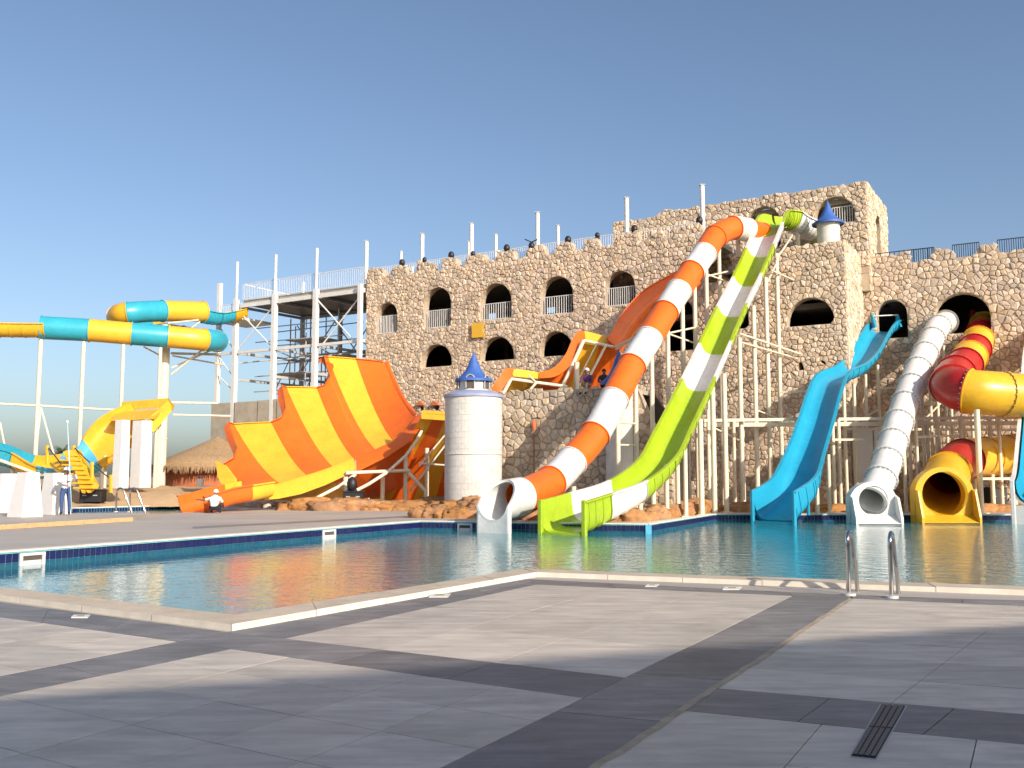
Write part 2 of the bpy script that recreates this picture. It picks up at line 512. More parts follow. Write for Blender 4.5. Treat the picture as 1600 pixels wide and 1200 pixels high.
# ------------------------------------------------------------------ ground, deck, pools
# pool outlines on the deck plane, read along the inner edge of the coping
def gp(u, v): 
    p = G(u, v); return (p.x, p.y)
def line_int(p1, p2, p3, p4):
    x1, y1 = p1; x2, y2 = p2; x3, y3 = p3; x4, y4 = p4
    d = (x1 - x2) * (y3 - y4) - (y1 - y2) * (x3 - x4)
    a = x1 * y2 - y1 * x2; b = x3 * y4 - y3 * x4
    return ((a * (x3 - x4) - (x1 - x2) * b) / d, (a * (y3 - y4) - (y1 - y2) * b) / d)
def along(p, q, t): return (p[0] + (q[0] - p[0]) * t, p[1] + (q[1] - p[1]) * t)
WZ = -0.30
n1, n2 = gp(0, 926), gp(368, 972)                     # near left edge
n3, n4, n5 = gp(818, 896), gp(1200, 914), gp(1600, 925)
f1, f2, f3, f4, f5 = gp(0, 864), gp(655, 815), gp(1013, 820), gp(1116, 804), gp(1590, 804.5)
nl = along(n1, n2, -2.2); fl = along(f1, f2, -0.75)
nr = along(n4, n5, 4.5); frr = along(f4, f5, 1.6)
POOL = [nl, n2, n3, n5, nr, frr, f4, f3, f2, fl]        # counter-clockwise seen from above
sp_ = [gp(95, 806), gp(210, 806), gp(330, 798), gp(276, 790), gp(120, 794), gp(60, 797)]
SPOOL = sp_
def sheet_with_holes(outer, holes, z):
    loops = [[Vector((x, y, 0)) for x, y in outer]] + [[Vector((x, y, 0)) for x, y in h] for h in holes]
    tri = tessellate_polygon(loops)
    flat = [Vector((p.x, p.y, z)) for l in loops for p in l]
    mb = MB(); mb.add(flat, [tuple(t) for t in tri]); return mb
def up_normals(o):
    for p in o.data.polygons:
        if p.normal.z < 0: p.flip()
g = struct('ground', sheet_with_holes([(-2500, -600), (2500, -600), (2500, 4000), (-2500, 4000)], [POOL, SPOOL], -0.02), 'ground_sand', recalc=False); up_normals(g)
deck = struct('pool_deck', sheet_with_holes([(-60, -16), (60, -16), (60, 45.5), (2, 46.2), (-3, 46), (-9.5, 46.5), (-14, 51), (-17, 55), (-60, 55)], [POOL, SPOOL], 0.0), 'deck', recalc=False); up_normals(deck)

def basin(name, poly, depth, wz, tile=True):
    mb = MB(); n = len(poly)
    vs = [V3(p, -0.001) for p in poly] + [V3(p, -depth) for p in poly]
    fs = [(i, (i + 1) % n, (i + 1) % n + n, i + n) for i in range(n)]
    mb.add(vs, fs)
    tri = tessellate_polygon([[V3(p, 0) for p in poly]])
    mb.add([V3(p, -depth) for p in poly], [tuple(t) for t in tri])
    b = struct(name, mb, 'pool_tile', recalc=False)
    mb = MB(); mb.add([V3(p, wz) for p in poly], [tuple(t) for t in tri])
    w = struct(name.replace('basin', 'water'), mb, 'water', recalc=False); up_normals(w)
    return b
pool = basin('pool_basin', POOL, 1.5, WZ)
spool = basin('small_pool_basin', SPOOL, 1.0, -0.16)

# tile bands: a navy row over a blue row, single tiles on the long edge, the rest joined
def tile_mesh(w, h, m):
    mb = MB().box((0, 0, 0), w, 0.014, h)
    me = bpy.data.meshes.new('tile'); me.from_pydata([tuple(p) for p in mb.v], [], mb.f)
    b = bmesh.new(); b.from_mesh(me); bmesh.ops.recalc_face_normals(b, faces=b.faces)
    b.to_mesh(me); b.free(); me.materials.append(M[m]); return me
TW = 0.15; GAP = 0.012
t_navy = tile_mesh(TW - GAP, 0.19, 'navy_tile'); t_blue = tile_mesh(TW - GAP, 0.15, 'blue_tile')
ntile = 0
def tile_edge(a, b, single, parent, joined=None):
    global ntile
    a = Vector((*a, 0)); b = Vector((*b, 0)); d = b - a; L = d.length; d /= L
    nrm = Vector((-d.y, d.x, 0))           # polygon is CCW: inside is to the left
    k = int(L / TW); tw = L / k
    for i in range(k):
        c = a + d * (tw * (i + 0.5)) + nrm * 0.006
        for (zc, h, me, mi) in ((-0.125, 0.19, t_navy, 0), (-0.302, 0.15, t_blue, 1)):
            cc = c + Vector((0, 0, zc))
            u = 800 + F * c.x / c.y
            if single and -30 < u < 1640 and ntile < 298:
                o = bpy.data.objects.new('tile', me); COL.objects.link(o); o.parent = parent
                o.location = cc; o.rotation_euler = (0, 0, math.atan2(d.y, d.x)); ntile += 1
            else:
                joined.add(MB().box(cc, TW - GAP, 0.014, h, d, nrm).v, [(0, 2, 3, 1), (4, 5, 7, 6), (0, 1, 5, 4), (2, 6, 7, 3), (0, 4, 6, 2), (1, 3, 7, 5)], mi)
jt = MB()
tile_edge(f2, fl, True, pool, jt)
tile_edge(f3, f2, False, pool, jt); tile_edge(f4, f3, False, pool, jt); tile_edge(frr, f4, False, pool, jt)
tag(build('tile_band', jt, ['navy_tile', 'blue_tile'], pool), kind='stuff')
jt = MB()
for a, b in ((SPOOL[3], SPOOL[4]), (SPOOL[2], SPOOL[3]), (SPOOL[4], SPOOL[5])): tile_edge(a, b, False, spool, jt)
tag(build('tile_band', jt, ['navy_tile', 'blue_tile'], spool), kind='stuff')
# pale corner strip where the two far edges meet
c3 = Vector((*f3, 0)); 
build('corner_strip', MB().box(c3 + Vector((0.0, -0.02, -0.18)), 0.2, 0.06, 0.36), 'sky_blue', pool)

# coping stones, one by one along each edge
def coping(poly_pts, wid, h, length, m, parent, face=None, name='coping_stone', z0=0.0):
    """poly_pts: open polyline along the inner edge, pool on the left side; stones lie to its right"""
    pts = [Vector((*p, 0)) for p in poly_pts]
    nn = []
    for i in range(len(pts) - 1):
        d = (pts[i + 1] - pts[i]).normalized(); nn.append(Vector((d.y, -d.x, 0)))
    outp = []
    for i, p in enumerate(pts):
        if i == 0: outp.append(p + nn[0] * wid)
        elif i == len(pts) - 1: outp.append(p + nn[-1] * wid)
        else:
            b = (nn[i - 1] + nn[i]).normalized(); outp.append(p + b * (wid / max(0.3, b.dot(nn[i]))))
    for i in range(len(pts) - 1):
        L = (pts[i + 1] - pts[i]).length; k = max(1, int(L / length))
        for j in range(k):
            g = 0.004 / L
            t0, t1 = j / k + g, (j + 1) / k - g
            a, b = pts[i].lerp(pts[i + 1], t0), pts[i].lerp(pts[i + 1], t1)
            c, d = outp[i].lerp(outp[i + 1], t1), outp[i].lerp(outp[i + 1], t0)
            inn = (nn[i] * -0.03)
            a, b = a + inn, b + inn
            dz = random.uniform(-0.004, 0.004)
            mb = MB(); zz = z0 + h + dz
            vs = [V3(q, z0 + 0.001) for q in (a, b, c, d)] + [V3(q, zz) for q in (a, b, c, d)]
            mb.add(vs, [(0, 3, 2, 1), (4, 5, 6, 7), (0, 1, 5, 4), (1, 2, 6, 5), (3, 0, 4, 7)], 0)
            mb.add([vs[2], vs[3], vs[7], vs[6]], [(0, 1, 2, 3)], 1)
            build(name, mb, [m, face or m], parent)
coping([nl, n2, n3, n5, nr], 0.46, 0.075, 1.2, 'coping', deck, 'coping_face')
coping([frr, f4, f3, f2, fl], 0.32, 0.035, 1.0, 'coping_face', deck)
coping([SPOOL[2], SPOOL[3], SPOOL[4], SPOOL[5]], 0.35, 0.04, 1.5, 'coping_face', deck)

# paving: fields and bands of slabs between measured lines
def ext(p, q, t0, t1): return along(p, q, t0), along(p, q, t1)
def gl(u1, v1, u2, v2): return (gp(u1, v1), gp(u2, v2))
a0 = gl(0, 1059, 275, 1005); a1 = gl(0, 1091, 350, 1019); a1b = (line_int(*gl(350, 1019, 445, 1000), *gl(445, 1000, 972, 1061)), gp(837, 915))
a2 = gl(800, 1149, 1232, 936); a3 = gl(935, 1203, 1327, 941)
b0 = gl(0, 942, 357, 990); b1 = gl(0, 966, 905, 1093); b0b = gl(445, 1000, 972, 1061)
c0 = gl(826, 907, 1600, 938); c1 = gl(837, 915, 1600, 949)
r0 = gl(1127, 1079, 1600, 1119); r1 = gl(1072, 1114, 1600, 1167)
X = lambda l, m: line_int(*l, *m)
def perp_far(l, t): return along(l[0], l[1], t)
nslab = 0
def field(q, size, m, skip=0, rot=0, jit=0.0):
    """q: four ground corners in order; slabs laid bilinearly"""
    global nslab
    q = [Vector((*p, 0)) for p in q]
    L1 = ((q[1] - q[0]).length + (q[2] - q[3]).length) / 2; L2 = ((q[3] - q[0]).length + (q[2] - q[1]).length) / 2
    nx, ny = max(1, round(L1 / size[0])), max(1, round(L2 / size[1]))
    def B(s, t): return (q[0] * (1 - s) + q[1] * s) * (1 - t) + (q[3] * (1 - s) + q[2] * s) * t
    gx, gy = 0.0035 / (L1 / nx), 0.0035 / (L2 / ny)
    for i in range(nx):
        for j in range(ny):
            c = B((i + .5) / nx, (j + .5) / ny)
            if c.y < 1.5 or c.y > 40 or abs(c.x) > c.y * 0.56 + 1.6: continue
            s0, s1, t0, t1 = (i + gx) / nx, (i + 1 - gx) / nx, (j + gy) / ny, (j + 1 - gy) / ny
            zz = 0.014 + random.uniform(-0.0012, 0.0012)
            ps = [B(s0, t0), B(s1, t0), B(s1, t1), B(s0, t1)]
            mb = MB()
            vs = [V3(p, 0.002) for p in ps] + [V3(p, zz) for p in ps]
            mb.add(vs, [(4, 5, 6, 7), (0, 1, 5, 4), (1, 2, 6, 5), (2, 3, 7, 6), (3, 0, 4, 7)])
            o = build('slab', mb, m, deck); nslab += 1
TS = (0.74, 0.74)
grout = MB()
# dark band along the near left coping, and its extension across
A = X(b0, a0); Bq = X(b1, a0); 
def back(l, t): return along(l[0], l[1], t)
field([back(b0, -1.6), A, X(b1, a0), back(b1, -0.64)], (1.4, 0.7), 'slab_dark')
# band running from the lower left up along the coping to its second corner
field([back(a1, -0.9), X(a1, b1), X(a0, b1), back(a0, -1.15)], (1.4, 0.6), 'slab_dark')
cr = X(b0b, a1b)
field([X(a1, b1), a1b[0], along(n2, n3, 0.0) if False else X(b0, a0), X(a0, b1)], (0.8, 0.7), 'slab_dark')
field([a1b[0], a1b[1], gp(824, 906), X(b0, a0)], (1.4, 0.5), 'slab_dark')
# light field at the far left
field([back(b1, -0.64), X(b1, a0), back(a0, -1.15), (back(b1, -0.64)[0] + back(a0, -1.15)[0] - X(b1, a0)[0], back(b1, -0.64)[1] + back(a0, -1.15)[1] - X(b1, a0)[1])], TS, 'slab_light')
# band 3
field([X(a1, b1), X(b1, a2), X(b0b, a2), a1b[0]], (1.4, 0.7), 'slab_dark')
# light field in the middle
field([a1b[0], X(b0b, a2), X(c1, a2), a1b[1]], (1.45, 1.45), 'slab_light')
# light field at the lower left
pA, pB = X(a1, b1), X(b1, a2)
dn = Vector((a2[0][0] - a2[1][0], a2[0][1] - a2[1][1], 0)).normalized() * 7.4
dn1 = Vector((a1[0][0] - a1[1][0], a1[0][1] - a1[1][1], 0)).normalized() * 7.4
field([pA, pB, (pB[0] + dn.x, pB[1] + dn.y), (pA[0] + dn1.x, pA[1] + dn1.y)], TS, 'slab_light')
# diagonal dark band
dn3 = Vector((a3[0][0] - a3[1][0], a3[0][1] - a3[1][1], 0)).normalized()
p3 = X(c1, a3); p2 = X(c1, a2)
Ld = 13.0
d2u = Vector((a2[0][0] - a2[1][0], a2[0][1] - a2[1][1], 0)).normalized()
jw = 0.035                                            # expansion joint along its right side
jx = Vector((-dn3.y, dn3.x, 0)); jx = jx if jx.x > 0 else -jx
p3l = (p3[0] - jx.x * jw, p3[1] - jx.y * jw)
field([p2, p3l, (p3l[0] + dn3.x * Ld, p3l[1] + dn3.y * Ld), (p2[0] + d2u.x * Ld, p2[1] + d2u.y * Ld)], (1.1, 1.5), 'slab_dark')
e0 = Vector((*p3l, 0)); e1 = Vector((*p3, 0)); dd = dn3 * Ld
jm = MB(); N = 60
vs = []
for i in range(N + 1):
    t = i / N; w = random.uniform(-0.012, 0.012)
    vs += [e0 + dd * t + Vector((0, 0, 0.0165)) - jx * (0.012 + w), e1 + dd * t + Vector((0, 0, 0.0165)) + jx * (0.012 - w)]
jm.add(vs, [(2 * i, 2 * i + 1, 2 * i + 3, 2 * i + 2) for i in range(N)])
o = build('expansion_joint', jm, 'grout_pale', deck, recalc=False); up_normals(o)
# dark band along the right-hand coping
field([gp(824, 906), gp(1232, 926.5), p2, gp(837, 915)], (1.4, 0.5), 'slab_dark')
field([gp(1232, 926.5), gp(1330, 931), p3l, p2], (1.4, 0.5), 'slab_dark')
field([gp(1330, 931), back(c0, 1.9), back(c1, 1.9), p3], (1.4, 0.5), 'slab_dark')
# right fields
k0, k1 = X(r0, a3), X(r1, a3)
field([p3, back(c1, 1.9), back(r0, 2.4), k0], (1.45, 1.0), 'slab_light')
field([k0, back(r0, 2.4), back(r1, 2.2), k1], (0.8, 0.9), 'slab_dark')
q1 = (k1[0] + dn3.x * 6, k1[1] + dn3.y * 6); q2 = back(r1, 2.2); q2b = (q2[0] + dn3.x * 6, q2[1] + dn3.y * 6)
field([k1, q2, q2b, q1], (0.95, 0.95), 'slab_light')
# grout bed under the slabs
gb = struct('slab_bed', MB().add([V3(p, 0.0015) for p in (back(b0, -1.0), A, gp(824, 906), gp(1330, 931), gp(1700, 941), (9, 3), (4, 0.5), (-5, 0.5), (-9, 6))], [tuple(range(9))]), 'grout', recalc=False); up_normals(gb)
# a thin dark line of slabs across the far deck
l0, l1 = gl(300, 823, 640, 806), gl(302, 826, 640, 808)
o = struct('dark_paving_strip', MB().add([V3(p, 0.004) for p in (l1[0], l1[1], l0[1], l0[0])], [(0, 1, 2, 3)]), 'slab_dark', recalc=False); up_normals(o)

# raised platform with timber step on the left
pf = [gp(-60, 831), gp(207, 814), gp(235, 806.5), gp(95, 806.5), gp(60, 797), gp(-120, 797)]
o = struct('raised_platform', MB().plate([V3(p, 0.001) for p in pf], (0, 0, 0.12)), 'deck')
sa, sb = Vector((*gp(-60, 832), 0)), Vector((*gp(207, 815), 0))
for i in range(9):
    a, b = sa.lerp(sb, i / 9 + 0.001), sa.lerp(sb, (i + 1) / 9 - 0.001)
    build('riser_board', MB().bar(a + Vector((0, -0.04, 0.085)), b + Vector((0, -0.04, 0.085)), 0.07, 0.15), 'step_timber', o)

# ------------------------------------------------------------------ building behind the viewer (shades the foreground)
S0, S1 = gp(25, 1090), gp(1600, 977)
H = 8.0
sh = LDIR * (H / LDIR.z)
h0 = Vector((S0[0] + sh.x, S0[1] + sh.y, 0)); h1 = Vector((S1[0] + sh.x, S1[1] + sh.y, 0))
hd = (h1 - h0).normalized(); hn = Vector((hd.y, -hd.x, 0))
if hn.y > 0: hn = -hn
ha, hb = h0 - hd * 30, h1 + hd * 26
hot = thing('hotel_building', 'pale flat roofed hotel behind the viewer, shading the near paving', 'building', (ha + hb) / 2)
ctr = (ha + hb) / 2 + hn * 6
LL = (hb - ha).length
build('wall', MB().box(ctr + Vector((0, 0, H / 2)), LL, 12, H, hd, hn), 'hotel', hot)
for i in range(14):
    for fl_ in (0, 1):
        c = ha.lerp(hb, (i + .5) / 14) - hn * 0.02 + Vector((0, 0, 1.9 + 3.6 * fl_))
        w = build('window', MB().box(c, 1.8, 0.1, 1.6, hd, hn), 'glass_dark', hot)
        build('sill', MB().box(c + Vector((0, 0, -0.86)) - hn * 0.06, 2.0, 0.2, 0.08, hd, hn), 'hotel', w)

# ------------------------------------------------------------------ castle
castle = thing('castle_building', 'long rubble stone castle building with arched openings behind the slides', 'building', FW(fs(900), 0))
def arch_poly(sl, sr, zt, zb, n=12):
    """opening outline in (s,z): straight jambs, round head"""
    w = (sr - sl) / 2; cx = (sl + sr) / 2
    rise = min(w * 1.02, zt - zb)
    zs = zt - rise
    pts = [(sl, zb), (sr, zb)]
    for k in range(n + 1):
        a = math.pi * k / n
        pts.append((cx + w * math.cos(a), zs + rise * math.sin(a)))
    if abs(zs - zb) < 1e-3: pts = pts[2:]
    return pts
def arch_px(ul, ur, vt, vb, back=0.0):
    um = (ul + ur) / 2
    sl, sr = fs(ul, back), fs(ur, back)
    return arch_poly(sl, sr, fuv(um, vt, back)[1], fuv(um, vb, back)[1])
ROW1 = [(587, 620, 473, 521), (661, 704, 449, 512), (750, 799, 443, 499), (845, 896, 432, 491), (947, 994, 423, 477)]
ROW2 = [(657, 706, 538, 573), (750, 803, 526, 563), (843, 895, 518, 556)]
OTH = [(1232, 1307, 465, 508), (1036, 1086, 466, 548), (1128, 1172, 462, 514), (1106, 1148, 394, 440)]
holes_main = [arch_px(*a) for a in ROW1 + ROW2 + OTH]
def rect_px(ul, ur, vt, vb, back=0.0):
    um = (ul + ur) / 2
    return [(fs(ul, back), fuv(um, vb, back)[1]), (fs(ur, back), fuv(um, vb, back)[1]), (fs(ur, back), fuv(um, vt, back)[1]), (fs(ul, back), fuv(um, vt, back)[1])]
SMALL = [(1249, 1257, 566, 583), (1284, 1291, 563, 574), (655, 663, 634, 642), (677, 686, 633, 641)]
holes_main += [rect_px(*a) for a in SMALL]
sL, sStep, sR = 0.0, fs(1128), fs(1327)
ZP, ZG, ZT = 15.95, 15.45, 14.05
blocks_px = [(570, 598), (610, 633), (650, 676), (690, 714), (728, 758), (776, 804), (824, 850), (868, 897), (917, 938), (962, 1000), (1016, 1040), (1056, 1100)]
blk = [(fs(a), fs(b)) for a, b in blocks_px]; blk[0] = (0.0, blk[0][1])
def top_main(s):
    if s > sStep: return ZT + 0.12 * noise.noise(Vector((s * 0.9, 3, 0)))
    for a, b in blk:
        if a <= s <= b: return ZP + 0.28 * noise.noise(Vector((s * 0.8, 0, 0))) + 0.1
    return ZG + 0.12 * noise.noise(Vector((s * 0.9, 5, 0)))
def outline_main():
    pts = [(sL, -0.3), (sR, -0.3)]
    s = sR; st = 0.22
    while s > sL:
        pts.append((s, top_main(min(max(s, sL), sR)) - 0.02)); s -= st
    pts.append((sL, top_main(sL) - 0.02)); return pts
def pt_in(poly, x, y):
    c = False; n = len(poly); j = n - 1
    for i in range(n):
        xi, yi = poly[i][0], poly[i][1]; xj, yj = poly[j][0], poly[j][1]
        if (yi > y) != (yj > y) and x < (xj - xi) * (y - yi) / (yj - yi) + xi: c = not c
        j = i
    return c
def fill(loops):
    """triangles of an outline with holes (loops of 3D points with z = 0)"""
    flat = [Vector((p.x, p.y)) for l in loops for p in l]; edges = []; o = 0
    for l in loops:
        edges += [(o + i, o + (i + 1) % len(l)) for i in range(len(l))]; o += len(l)
    vo, eo, fo, _, _, _ = delaunay_2d_cdt(flat, edges, [], 0, 1e-6)
    tri = []
    for f in fo:
        cx = sum(vo[i].x for i in f) / len(f); cy = sum(vo[i].y for i in f) / len(f)
        if pt_in(loops[0], cx, cy) and not any(pt_in(h, cx, cy) for h in loops[1:]): tri.append(tuple(f))
    return [Vector((p.x, p.y, 0)) for p in vo], tri
def wall(name, outline, holes, thick, to3d, m, parent, reveal=None):
    """flat wall with openings: front sheet, back sheet, reveals. to3d(s,z,out)"""
    loops = [[Vector((a, b, 0)) for a, b in outline]] + [[Vector((a, b, 0)) for a, b in h] for h in holes]
    flat, tri = fill(loops)
    mb = MB(); n = len(flat)
    mb.add([to3d(p.x, p.y, 0) for p in flat] + [to3d(p.x, p.y, -thick) for p in flat], [tuple(t) for t in tri] + [tuple(i + n for i in reversed(t)) for t in tri], 0)
    o = 0
    for li, l in enumerate(loops):
        k = len(l)
        mb.add([to3d(p.x, p.y, 0) for p in l] + [to3d(p.x, p.y, -thick) for p in l], [(i, (i + 1) % k, (i + 1) % k + k, i + k) for i in range(k)], 0)
    return build(name, mb, m, parent, recalc=False)
wall('wall', outline_main(), holes_main, 0.6, FW, 'mortar', castle)

# Voronoi rubble -------------------------------------------------------------
STONES = {}
def inside(poly, x, y):
    c = False; n = len(poly); j = n - 1
    for i in range(n):
        xi, yi = poly[i]; xj, yj = poly[j]
        if (yi > y) != (yj > y) and x < (xj - xi) * (y - yi) / (yj - yi) + xi: c = not c
        j = i
    return c
def nearest_on(poly, x, y):
    best = None; bd = 1e9; n = len(poly)
    for i in range(n):
        ax, ay = poly[i]; bx, by = poly[(i + 1) % n]
        dx, dy = bx - ax, by - ay; L = dx * dx + dy * dy
        t = 0 if L == 0 else max(0, min(1, ((x - ax) * dx + (y - ay) * dy) / L))
        px, py = ax + dx * t, ay + dy * t; d = (px - x) ** 2 + (py - y) ** 2
        if d < bd: bd = d; best = (px, py)
    return best, bd
def rubble(s0, s1, z0, topf, holes, g, to3d, seed, depth=(0.03, 0.10), owner='castle', zmax=None):
    rnd = random.Random(seed)
    zt = zmax
    nx, nz = int((s1 - s0) / g) + 3, int((zt - z0) / g) + 3
    site = {}
    for i in range(nx):
        for j in range(nz):
            if rnd.random() < 0.17: continue
            off = 0.5 if j % 2 else 0.0
            site[(i, j)] = (s0 + (i - 1 + off + rnd.uniform(-.42, .42)) * g, z0 + (j - 1 + rnd.uniform(-.42, .42)) * g)
    bbs = [(min(p[0] for p in h), max(p[0] for p in h), min(p[1] for p in h), max(p[1] for p in h)) for h in holes]
    lst = STONES.setdefault(owner, [])
    for (i, j), (x, y) in site.items():
        if x < s0 - g * .4 or x > s1 + g * .4 or y < z0 - g * .5: continue
        tp = topf(min(max(x, s0), s1))
        if y > tp + g * 0.15: continue
        bad = False; near = []
        for h, bb in zip(holes, bbs):
            if bb[0] - g < x < bb[1] + g and bb[2] - g < y < bb[3] + g:
                near.append(h)
                if inside(h, x, y): bad = True
        if bad: continue
        poly = [(x - g * 1.1, y - g * 1.1), (x + g * 1.1, y - g * 1.1), (x + g * 1.1, y + g * 1.1), (x - g * 1.1, y + g * 1.1)]
        for di in (-2, -1, 0, 1, 2):
            for dj in (-2, -1, 0, 1, 2):
                q = site.get((i + di, j + dj))
                if q is None or (di == 0 and dj == 0): continue
                mx, my = (x + q[0]) / 2, (y + q[1]) / 2; ex, ey = q[0] - x, q[1] - y
                out = []; n = len(poly)
                dv = [(p[0] - mx) * ex + (p[1] - my) * ey for p in poly]
                if max(dv) <= 0: continue
                for k in range(n):
                    k2 = (k + 1) % n
                    if dv[k] <= 0: out.append(poly[k])
                    if (dv[k] <= 0) != (dv[k2] <= 0):
                        t = dv[k] / (dv[k] - dv[k2])
                        out.append((poly[k][0] + (poly[k2][0] - poly[k][0]) * t, poly[k][1] + (poly[k2][1] - poly[k][1]) * t))
                poly = out
                if len(poly) < 3: break
            if len(poly) < 3: break
        if len(poly) < 3: continue
        cl = []
        for (a, b) in poly:
            a = min(max(a, s0), s1); b = max(min(b, tp + g * 0.25), z0)
            for h in near:
                if inside(h, a, b): (a, b), _ = nearest_on(h, a, b)
            if not cl or (abs(cl[-1][0] - a) + abs(cl[-1][1] - b)) > 0.02: cl.append((a, b))
        if len(cl) > 2 and abs(cl[0][0] - cl[-1][0]) + abs(cl[0][1] - cl[-1][1]) < 0.02: cl.pop()
        if len(cl) < 3: continue
        cx = sum(p[0] for p in cl) / len(cl); cy = sum(p[1] for p in cl) / len(cl)
        ar = 0
        for k in range(len(cl)):
            k2 = (k + 1) % len(cl); ar += cl[k][0] * cl[k2][1] - cl[k2][0] * cl[k][1]
        ar /= 2
        if abs(ar) < g * g * 0.12: continue
        hgt = rnd.uniform(*depth)
        n = len(cl); gap = 0.010
        r1 = []; r2 = []; r3 = []
        tx, ty = rnd.uniform(-.25, .25), rnd.uniform(-.25, .25)
        for (a, b) in cl:
            L = math.hypot(a - cx, b - cy) or 1
            k0 = max(0.3, 1 - gap / L)
            r1.append((cx + (a - cx) * k0, cy + (b - cy) * k0, -0.02))
            k1_ = k0 * rnd.uniform(0.86, 0.96)
            r2.append((cx + (a - cx) * k1_, cy + (b - cy) * k1_, hgt * rnd.uniform(0.55, 0.8)))
            k2_ = k0 * rnd.uniform(0.45, 0.7)
            dx, dy = (a - cx) * k2_, (b - cy) * k2_
            r3.append((cx + dx, cy + dy, hgt * (0.95 + (dx * tx + dy * ty) / g)))
        vs = [to3d(*p) for p in r1 + r2 + r3]
        fs_ = []
        for k in range(n):
            k2 = (k + 1) % n
            fs_ += [(k, k2, k2 + n, k + n), (k + n, k2 + n, k2 + 2 * n, k + 2 * n)]
        fs_.append(tuple(2 * n + k for k in range(n)))
        if ar < 0: fs_ = [tuple(reversed(f)) for f in fs_]
        c3d = to3d(cx, cy, hgt)
        lst.append((abs(ar) / (c3d.y ** 2), c3d, vs, fs_))
rubble(sL, sR, 0.0, top_main, holes_main, 0.245, FW, 11, zmax=16.6)
# right end of the front block: returns 4.5 m back
def SIDE(s, z, out):                                   # s runs backwards from the front corner
    p = FO + ES * (sR + out) - EN * s; return Vector((p.x, p.y, z))
wall('wall', [(0.02, -0.3), (4.6, -0.3), (4.6, ZT), (0.02, ZT)], [], 0.5, lambda s, z, o: SIDE(s, z, o), 'plaster', castle)
rubble(0.0, 4.4, 2.0, lambda s: ZT, [], 0.29, SIDE, 12, (0.015, 0.06), zmax=14.6)
# right wing, set back
WB = 4.5
def WING(s, z, out): return FW(s, z, out - WB)
wL, wR = sR - 0.3, fs(1760, WB)
WARCH = [(1374, 1422, 468, 528), (1464, 1553, 457, 520)]
holes_w = [arch_px(*a, WB) for a in WARCH] + [rect_px(1478, 1500, 762, 792, WB), rect_px(1515, 1545, 762, 792, WB)]
wgap = [(fs(a, WB), fs(b, WB)) for a, b in ((1428, 1464), (1500, 1536), (1572, 1610))]
def top_wing(s):
    for a, b in wgap:
        if a < s < b: return 13.45
    return 14.0 + 0.18 * noise.noise(Vector((s * .9, 9, 0)))
ow = [(wL, -0.3), (wR, -0.3)]; s = wR
while s > wL: ow.append((s, top_wing(s) - .02)); s -= 0.25
ow.append((wL, top_wing(wL)))
wall('wall', ow, holes_w, 0.6, WING, 'mortar', castle)
rubble(wL, wR, 0.0, top_wing, holes_w, 0.275, WING, 13, zmax=14.7)
# upper storey
UB = 4.0
def UP(s, z, out): return FW(s, z, out - UB)
uL, uR = fs(960, UB), fs(1365, UB)
UZ = 18.25
UARCH = [(1172, 1226, 322, 388), (1281, 1345, 306, 349)]
holes_u = [arch_px(*a, UB) for a in UARCH]
def top_up(s): return UZ + 0.16 * noise.noise(Vector((s * .7, 21, 0))) - (0.25 if s < uL + 3 else 0)
ou = [(uL, 13.0), (uR, 13.0)]; s = uR
while s > uL: ou.append((s, top_up(s) - .02)); s -= 0.25
ou.append((uL, top_up(uL)))
wall('wall', ou, holes_u, 0.6, UP, 'mortar', castle)
rubble(uL, uR, 13.4, top_up, holes_u, 0.25, UP, 14, zmax=18.9)
def USIDE(s, z, out):
    p = FO + ES * (uR + out) - EN * (UB + s); return Vector((p.x, p.y, z))
uh = [arch_poly(2.2, 3.6, 16.9, 14.9), arch_poly(0.4, 1.4, 14.9, 13.6)]
uh = [arch_poly(2.4, 3.8, 17.0, 14.6)]
wall('wall', [(0.02, 12.0), (6.2, 12.0), (6.2, 17.9), (0.02, UZ - .05)], uh, 0.5, USIDE, 'plaster', castle)
rubble(0.0, 6.2, 12.4, lambda s: UZ - 0.05, uh, 0.27, USIDE, 15, (0.03, 0.09), zmax=18.6)
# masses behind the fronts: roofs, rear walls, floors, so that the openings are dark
D = 13.0
def slab(name, s0, s1, b0_, b1_, z, t, m='interior'):
    vs = [FW(s, z, -b) for s, b in ((s0, b0_), (s1, b0_), (s1, b1_), (s0, b1_))]
    return build(name, MB().plate(vs, (0, 0, -t)), m, castle)
slab('roof', sL + .05, sStep, 0.59, D, 15.0, 0.3, 'concrete')
slab('roof', sStep, sR - .05, 0.59, D, 13.35, 0.3, 'concrete')
slab('roof', wL + 1, wR, WB + 0.59, D + 3, 13.2, 0.3, 'concrete')
slab('roof', uL + .05, uR - .05, UB + 0.59, UB + 6.1, 17.6, 0.3, 'concrete')
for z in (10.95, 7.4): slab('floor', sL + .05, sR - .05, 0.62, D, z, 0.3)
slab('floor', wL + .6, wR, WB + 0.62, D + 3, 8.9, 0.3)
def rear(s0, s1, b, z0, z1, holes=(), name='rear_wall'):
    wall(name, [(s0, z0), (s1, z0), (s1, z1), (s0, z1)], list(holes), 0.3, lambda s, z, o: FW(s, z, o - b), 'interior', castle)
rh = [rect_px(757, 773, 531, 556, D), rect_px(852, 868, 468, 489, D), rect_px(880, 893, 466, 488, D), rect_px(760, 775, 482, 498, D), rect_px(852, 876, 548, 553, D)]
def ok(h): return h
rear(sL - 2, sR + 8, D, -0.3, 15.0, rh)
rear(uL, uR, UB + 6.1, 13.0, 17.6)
rear(wL, wR, D + 3, -0.3, 13.2)
